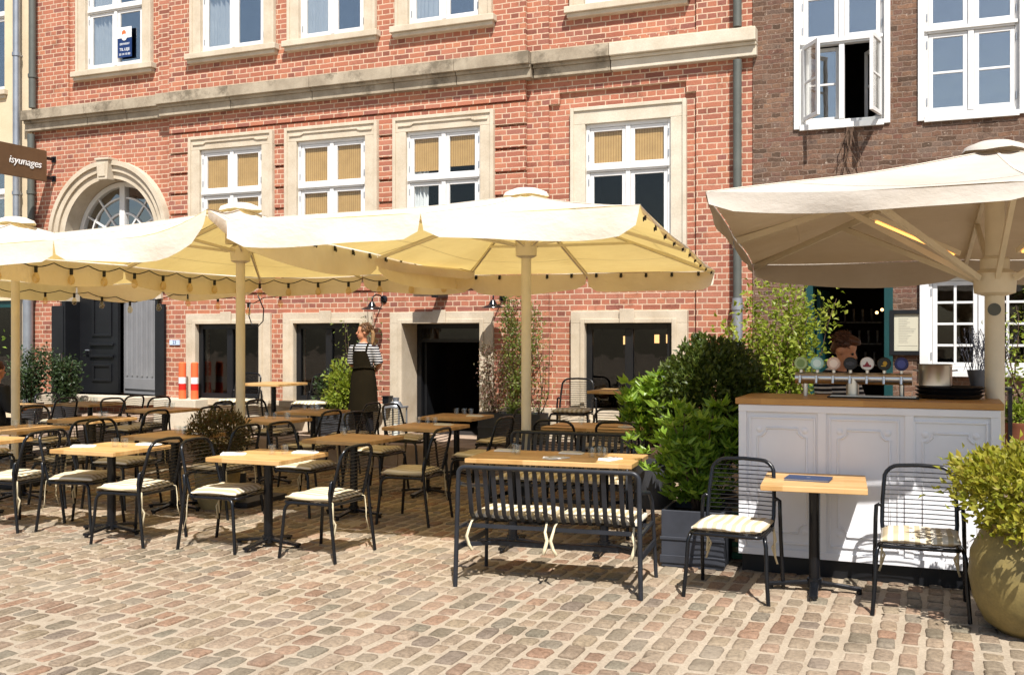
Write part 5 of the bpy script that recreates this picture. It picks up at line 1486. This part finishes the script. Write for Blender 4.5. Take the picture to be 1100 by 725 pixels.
# orange posts
for i, (x, lab_) in enumerate(((-11.02,'orange post with white and red bands left of the window frame'),(-10.78,'orange post with white and red bands before the dark basement window'))):
    t = thing('marker_post', lab_, 'post', (x,-.24,.736), 0, 'orange marker posts')
    b = MB(); b.tube([(0,0,.0),(0,0,.56)], .058, 16); b.build('tube', M['orange'], t, smooth=True, angle=50)
    b = MB(); b.tube([(0,0,.24),(0,0,.34)], .0595, 16); b.build('white_band', M['refl_white'], t, smooth=True, angle=50)
    b = MB(); b.tube([(0,0,.14),(0,0,.239)], .0595, 16); b.build('red_band', M['refl_red'], t, smooth=True, angle=50)
    b = MB(); b.lathe([(.058,.56),(.04,.575)], 16); b.build('cap', M['orange'], t, smooth=True, angle=40)
# lantern by the door
t = thing('lantern', 'tall steel and glass lantern on the walkway behind the waitress', 'lantern', (-7.02,-.55,PLAT_Z))
b = MB()
for sx in (-1,1):
    for sy in (-1,1): b.cbox((sx*.11, sy*.11, .22), (.02,.02,.42))
b.cbox((0,0,.015),(.25,.25,.03)); b.cbox((0,0,.44),(.26,.26,.025)); b.build('frame', M['zinc'], t, bevel=.003)
b = MB(); b.box(-.1,.1,-.108,-.104,.03,.43); b.box(.104,.108,-.1,.1,.03,.43); b.build('pane', M['glass'], t)
b = MB(); b.lathe([(.10,0),(.07,.06),(.04,.07),(.05,.12)], 16, (0,0,.453)); b.build('lid', M['zinc'], t, smooth=True, angle=40)
b = MB(); b.tube([(0,0,.03),(0,0,.2)], .035, 12); b.build('candle', M['paper'], t, smooth=True, angle=50)
t = thing('wall_post_box', 'small black box standing on the wall plinth left of the doorway', 'box', (-7.40,-.10,.735))
b = MB(); b.box(-.05,.05,-.08,.04,0,.10); b.box(-.06,.06,-.09,.05,.102,.12); b.build('case', M['black_paint'], t, bevel=.004)

# ------------------------------------------------------------------ people
def person(label, loc, rz, pose, clothes, H=1.64):
    t = thing('person', label, 'person', loc, rz)
    s = H/1.70
    P = {k: Vector(v)*s for k, v in pose.items()}
    def V(*a): return Vector(a)*s
    body = MB()
    def limb(b, pts, rs, n=12, rb=None): b.tube(pts, [r*s for r in rs], n, r2=None if rb is None else [r*s for r in rb])
    def chain(b, pts, rs, sub=4, n=12):
        pp, rr = [], []
        for i in range(len(pts)-1):
            for k in range(sub):
                u = k/sub; pp.append(pts[i].lerp(pts[i+1], u)); rr.append((rs[i]*(1-u)+rs[i+1]*u)*s)
        pp.append(pts[-1]); rr.append(rs[-1]*s); b.tube(pp, rr, n)
    tors = [P['pelvis']+V(0,0,-.06), P['pelvis']+V(0,0,.02), P['pelvis'].lerp(P['chest'],.45), P['chest'], P['chest'].lerp(P['neck'],.62), P['neck']+V(0,0,-.02)]
    trx = [.15,.168,.135,.16,.155,.075]; try_ = [.10,.115,.095,.115,.095,.06]
    def torso(b, g=0, k0=0, k1=6):
        # first frame axis of tube() starts as world X for a vertical path
        b.tube(tors[k0:k1], [(r+g)*s for r in trx[k0:k1]], 20, r2=[(r+g)*s for r in try_[k0:k1]])
    torso(body)
    chain(body, [P['neck']+V(0,0,-.04), P['head']+V(0,.015,-.07)], [.056,.05])
    hm = Matrix.Rotation(R(pose_turn.get(label, (0,0))[0]), 4, 'Z') @ Matrix.Rotation(R(pose_turn.get(label, (0,0))[1]), 4, 'X')
    hc = P['head']
    def hp_(x, y, z): return hc + (hm @ (Vector((x,y,z))*s))
    # skull, jaw, nose, ears: one surface after the remesh
    b = body
    def hball(c, r): b.ball(hp_(*c), tuple(q*s for q in r), 16, 12, hm.to_3x3().to_4x4())
    hball((0,.012,.03),(.074,.092,.092)); hball((0,-.022,-.035),(.056,.066,.078)); hball((0,-.045,-.082),(.032,.035,.03))
    b.tube([hp_(0,-.085,.012), hp_(0,-.108,-.025)], [.008*s,.015*s], 8)
    for sx in (-1,1): hball((sx*.075,.012,-.01),(.011,.022,.032))
    for sx, sd_ in ((-1,'l'),(1,'r')):
        chain(body, [P['sh_'+sd_], P['el_'+sd_], P['wr_'+sd_]], [.054,.042,.028])
        chain(body, [P['hip_'+sd_], P['kn_'+sd_], P['an_'+sd_]], [.088,.058,.04])
        # hand: palm and five fingers
        w_ = P['wr_'+sd_]; d = (P['hd_'+sd_]-w_).normalized(); up = d.cross(Vector((1,.2,.1))).normalized(); sv = d.cross(up)
        body.tube([w_, w_+d*.05*s, w_+d*.09*s], [.026*s,.036*s,.034*s], 10, r2=[.018*s,.017*s,.014*s])
        for k, (o, L) in enumerate(((-.026,.06),(-.009,.075),(.009,.07),(.025,.055))):
            p0 = w_+d*.085*s+up*o*s; body.tube([p0, p0+d*L*.5*s, p0+(d*L*.9+sv*.02)*s], [.009*s,.009*s,.007*s], 7)
        p0 = w_+d*.03*s-up*.03*s; body.tube([p0, p0+(d*.03-up*.025)*s, p0+(d*.06-up*.03)*s], [.012*s,.010*s,.008*s], 7)
    o = body.build('body', M['skin'], t, smooth=True, angle=180)
    rm = o.modifiers.new('skin', 'REMESH'); rm.mode = 'VOXEL'; rm.voxel_size = .011; rm.use_smooth_shade = True
    sm = o.modifiers.new('smooth', 'SMOOTH'); sm.factor = .5; sm.iterations = 3
    def cloth(name, b, mat, vox=.012):
        o = b.build(name, M[mat], t, smooth=True, angle=180)
        rm = o.modifiers.new('cloth', 'REMESH'); rm.mode = 'VOXEL'; rm.voxel_size = vox; rm.use_smooth_shade = True
        sm = o.modifiers.new('smooth', 'SMOOTH'); sm.factor = .5; sm.iterations = 4
        return o
    # face
    f = MB()
    for sx in (-1,1): f.ball(hp_(sx*.031,-.076,.004), .010*s, 8, 6)
    f.build('eyes', M['eye'], t, smooth=True, angle=180)
    f = MB(); f.tube([hp_(-.022,-.083,-.062), hp_(0,-.090,-.058), hp_(.022,-.083,-.062)], [.004*s,.007*s,.004*s], 6); f.build('mouth', M['lip'], t, smooth=True, angle=180)
    clothes(t, s, P, V, chain, torso, cloth, hp_, hm, tors, trx, try_)
    return t
def strands(hp_, s, mat, t, seed, n=170, L=.05):
    r = random.Random(seed); b = MB()
    for _ in range(n):
        th = r.uniform(0, 6.28); el = r.uniform(-.1, 1.5)
        x, y, z = .083*math.cos(el)*math.sin(th), .022+.096*math.cos(el)*math.cos(th), .045+.092*math.sin(el)
        if y < -.045 and z < .085: continue
        d = Vector((x*2, .10, -.02+r.gauss(0,.03))).normalized()
        a = Vector((x,y,z)); l = L*r.uniform(.6,1.3); c = a + d*l*.5 + Vector((x,y-.02,z)).normalized()*.006; e = a + d*l + Vector((x,y-.02,z)).normalized()*r.uniform(-.004,.008)
        b.tube([hp_(*a), hp_(*c), hp_(*e)], [.0045*s,.004*s,.0015*s], 4)
    b.build('loose_hair', M[mat], t, smooth=True, angle=180)
pose_turn = {}
base = dict(pelvis=(0,0,.92), chest=(0,.0,1.24), neck=(0,.01,1.445), head=(0,-.01,1.585),
  sh_l=(-.175,0,1.375), el_l=(-.25,.05,1.10), wr_l=(-.10,.17,.98), hd_l=(.0,.19,.95),
  sh_r=(.175,0,1.375), el_r=(.25,.05,1.10), wr_r=(.10,.18,1.0), hd_r=(.0,.20,.96),
  hip_l=(-.09,0,.86), kn_l=(-.095,-.01,.48), an_l=(-.095,.03,.08), hip_r=(.09,0,.86), kn_r=(.095,-.02,.48), an_r=(.10,.02,.08))
LW_ = 'waitress in dark apron and striped shirt standing by the wall, hands behind her back'
pose_turn[LW_] = (-48, 2)
def wear_waitress(t, s, P, V, chain, torso, cloth, hp_, hm, tors, trx, try_):
    b = MB(); torso(b, .014, 1, 6)
    for q in 'lr': chain(b, [P['sh_'+q]+V(0,0,.0), P['sh_'+q].lerp(P['el_'+q],.96)], [.072,.070])
    cloth('shirt', b, 'stripe_shirt')
    b = MB()
    for q in 'lr': chain(b, [P['hip_'+q]+V(0,0,.06), P['kn_'+q], P['an_'+q]+V(0,0,.02)], [.105,.075,.062])
    b.tube([tors[0], tors[1]], [.165*s,.175*s], 18, r2=[.12*s,.122*s]); cloth('trousers', b, 'trousers')
    for q in 'lr':
        b = MB(); a = P['an_'+q]; b.tube([a+V(0,.05,-.045), a+V(0,-.05,-.05), a+V(0,-.17,-.06)], [.04*s,.045*s,.028*s], 10, r2=[.035*s,.03*s,.02*s]); b.build('shoe', M['shoe'], t, smooth=True, angle=180)
    # apron: bib, waist and skirt wrapped round the front, with thickness
    vs = []; rows = []
    def row(z, rx, ry, a0, a1, yo=0):
        r0 = []
        for k in range(17):
            a = R(a0+(a1-a0)*k/16); r0.append((math.sin(a)*rx, -math.cos(a)*ry+yo))
        rows.append((z, r0))
    row(.40,.242,.190,-125,125); row(.62,.225,.178,-125,125); row(.78,.212,.165,-128,128); row(.90,.200,.150,-130,130); row(.99,.180,.135,-130,130); row(1.06,.165,.128,-130,130); row(1.10,.165,.130,-75,75); row(1.20,.172,.140,-58,58); row(1.31,.165,.136,-44,44)
    b = MB(); m = 17
    for z, r0 in rows:
        for (x, y) in r0: vs.append(V(x+.012*math.sin(9*x/.2+z*6)*(1.1-z)*1.2,y+.010*math.sin(14*x/.2+z*5)*(1.15-z)*1.3,z))
    for z, r0 in rows:
        for (x, y) in r0: vs.append(V(x*.95,y*.95,z))
    n = len(rows); off = n*m; fs = []
    for j in range(n-1):
        for k in range(m-1):
            a = j*m+k; fs.append((a,a+1,a+m+1,a+m)); fs.append((off+a,off+a+m,off+a+m+1,off+a+1))
    for k in range(m-1): fs.append((k, off+k, off+k+1, k+1)); a = (n-1)*m+k; fs.append((a, a+1, off+a+1, off+a))
    for j in range(n-1):
        a, c = j*m, (j+1)*m; fs.append((a, c, off+c, off+a)); a, c = j*m+m-1, (j+1)*m+m-1; fs.append((a, off+a, off+c, c))
    b.add(vs, fs); ap = b.build('apron', M['apron'], t, smooth=True, angle=50)
    b = MB(); b.tube([V(math.sin(R(a_))*.178,-math.cos(R(a_))*.142,1.055+.006*math.sin(a_/20)) for a_ in range(-130,131,13)], [.016*s]*21, 6, r2=[.006*s]*21); b.build('waist_tie', M['apron'], ap, smooth=True, angle=180)
    for sx in (-1,1):
        b = MB(); b.tube([V(sx*.11,-.10,1.30), V(sx*.115,-.085,1.37), V(sx*.105,-.02,1.425), V(sx*.08,.06,1.40), V(sx*.02,.115,1.22), V(-sx*.10,.125,1.07)], [.016*s]*6, 6, r2=[.005*s]*6); b.build('strap', M['apron'], ap, smooth=True, angle=180)
    # hair: pulled back cap and long pony tail
    b = MB(); H3 = hm.to_3x3().to_4x4()
    b.ball(hp_(0,.028,.045), (.080*s,.092*s,.090*s), 16, 12, H3); b.ball(hp_(0,.02,.085), (.065*s,.08*s,.05*s), 14, 10, H3)
    b.tube([hp_(-.074,-.02,.05), hp_(-.072,.04,.0)], [.02*s,.02*s], 8); b.tube([hp_(.074,-.02,.05), hp_(.072,.04,.0)], [.02*s,.02*s], 8)
    cloth('hair', b, 'hair', .010); strands(hp_, s, 'hair', t, 1)
    b = MB(); b.tube([hp_(0,.10,.055), hp_(0,.135,.03), hp_(.0,.15,-.04), hp_(.0,.14,-.14), hp_(0,.12,-.24)], [.020*s,.028*s,.032*s,.026*s,.010*s], 10); b.build('pony_tail', M['ponytail'], t, smooth=True, angle=180)
person(LW_, (-7.50,-.62,PLAT_Z), -2, base, wear_waitress, 1.59)
LB = 'barman in striped shirt looking down behind the bar taps'
pose_turn[LB] = (18, 24)
pb = dict(base); pb.update(chest=(0,-.05,1.26), neck=(0,-.09,1.455), head=(0,-.15,1.585), sh_l=(-.18,-.06,1.38), sh_r=(.18,-.06,1.38), el_l=(-.24,-.14,1.12), wr_l=(-.14,-.34,1.05), hd_l=(-.08,-.45,1.05), el_r=(.24,-.14,1.12), wr_r=(.14,-.36,1.05), hd_r=(.08,-.47,1.04))
def wear_barman(t, s, P, V, chain, torso, cloth, hp_, hm, tors, trx, try_):
    b = MB(); torso(b, .016, 0, 6)
    for q in 'lr': chain(b, [P['sh_'+q], P['el_'+q], P['el_'+q].lerp(P['wr_'+q],.3)], [.074,.062,.055])
    cloth('shirt', b, 'stripe_shirt')
    b = MB()
    for q in 'lr': chain(b, [P['hip_'+q]+V(0,0,.06), P['kn_'+q], P['an_'+q]+V(0,0,.02)], [.108,.078,.064])
    b.tube([tors[0], tors[1]], [.17*s,.18*s], 18, r2=[.125*s,.128*s]); cloth('trousers', b, 'trousers')
    for q in 'lr':
        b = MB(); a = P['an_'+q]; b.tube([a+V(0,.05,-.045), a+V(0,-.05,-.05), a+V(0,-.18,-.06)], [.04*s,.048*s,.03*s], 10, r2=[.035*s,.03*s,.02*s]); b.build('shoe', M['shoe'], t, smooth=True, angle=180)
    b = MB(); H3 = hm.to_3x3().to_4x4()
    b.ball(hp_(0,.03,.052), (.084*s,.095*s,.088*s), 16, 12, H3); b.ball(hp_(0,-.01,.10), (.066*s,.085*s,.038*s), 14, 10, H3); b.ball(hp_(0,.075,-.01), (.062*s,.04*s,.05*s), 12, 8, H3)
    cloth('hair', b, 'brown_hair', .010); strands(hp_, s, 'brown_hair', t, 5, 260, .04)
person(LB, (-.84,-4.42,0), 60, pb, wear_barman, 1.71)
LS = 'seated person in a black jacket at the left edge, seen from behind'
pose_turn[LS] = (0, 10)
ps = dict(base); ps.update(pelvis=(0,0,.50), chest=(0,-.02,.83), neck=(0,-.04,1.04), head=(0,-.08,1.18), sh_l=(-.185,-.01,.98), sh_r=(.185,-.01,.98), el_l=(-.26,-.05,.70), wr_l=(-.17,-.28,.68), hd_l=(-.12,-.38,.68), el_r=(.26,-.05,.70), wr_r=(.17,-.28,.68), hd_r=(.12,-.38,.68),
  hip_l=(-.10,0,.46), kn_l=(-.12,-.42,.48), an_l=(-.12,-.40,.08), hip_r=(.10,0,.46), kn_r=(.12,-.42,.48), an_r=(.12,-.40,.08))
def wear_sitter(t, s, P, V, chain, torso, cloth, hp_, hm, tors, trx, try_):
    b = MB(); torso(b, .035, 0, 6)
    for q in 'lr': chain(b, [P['sh_'+q], P['el_'+q], P['wr_'+q]], [.088,.07,.05])
    cloth('jacket', b, 'jacket')
    b = MB()
    for q in 'lr': chain(b, [P['hip_'+q], P['kn_'+q], P['an_'+q]+V(0,0,.02)], [.105,.08,.064])
    cloth('trousers', b, 'trousers')
    for q in 'lr':
        b = MB(); a = P['an_'+q]; b.tube([a+V(0,.05,-.045), a+V(0,-.05,-.05), a+V(0,-.18,-.06)], [.04*s,.048*s,.03*s], 10, r2=[.035*s,.03*s,.02*s]); b.build('shoe', M['shoe'], t, smooth=True, angle=180)
    b = MB(); H3 = hm.to_3x3().to_4x4()
    b.ball(hp_(0,.03,.045), (.086*s,.097*s,.095*s), 16, 12, H3); b.ball(hp_(0,.08,-.03), (.066*s,.05*s,.08*s), 12, 8, H3)
    cloth('hair', b, 'brown_hair', .010)
person(LS, (-11.72,-3.15,.02), 175, ps, wear_sitter, 1.78)
chair(-11.72,-3.13, 85, 'black wire chair under the seated figure at the left edge', jit=False)

# lettering as plain meshes
bpy.context.view_layer.update()
dg = bpy.context.evaluated_depsgraph_get()
for o in [o for o in scn.objects if o.type == 'FONT']:
    me = bpy.data.meshes.new_from_object(o.evaluated_get(dg)); me.name = 'lettering'
    if not me.materials: me.materials.append(o.data.materials[0])
    n_ = bpy.data.objects.new('lettering', me); COL.objects.link(n_); n_.parent = o.parent; n_.location = o.location; n_.rotation_euler = o.rotation_euler
    bpy.data.objects.remove(o)
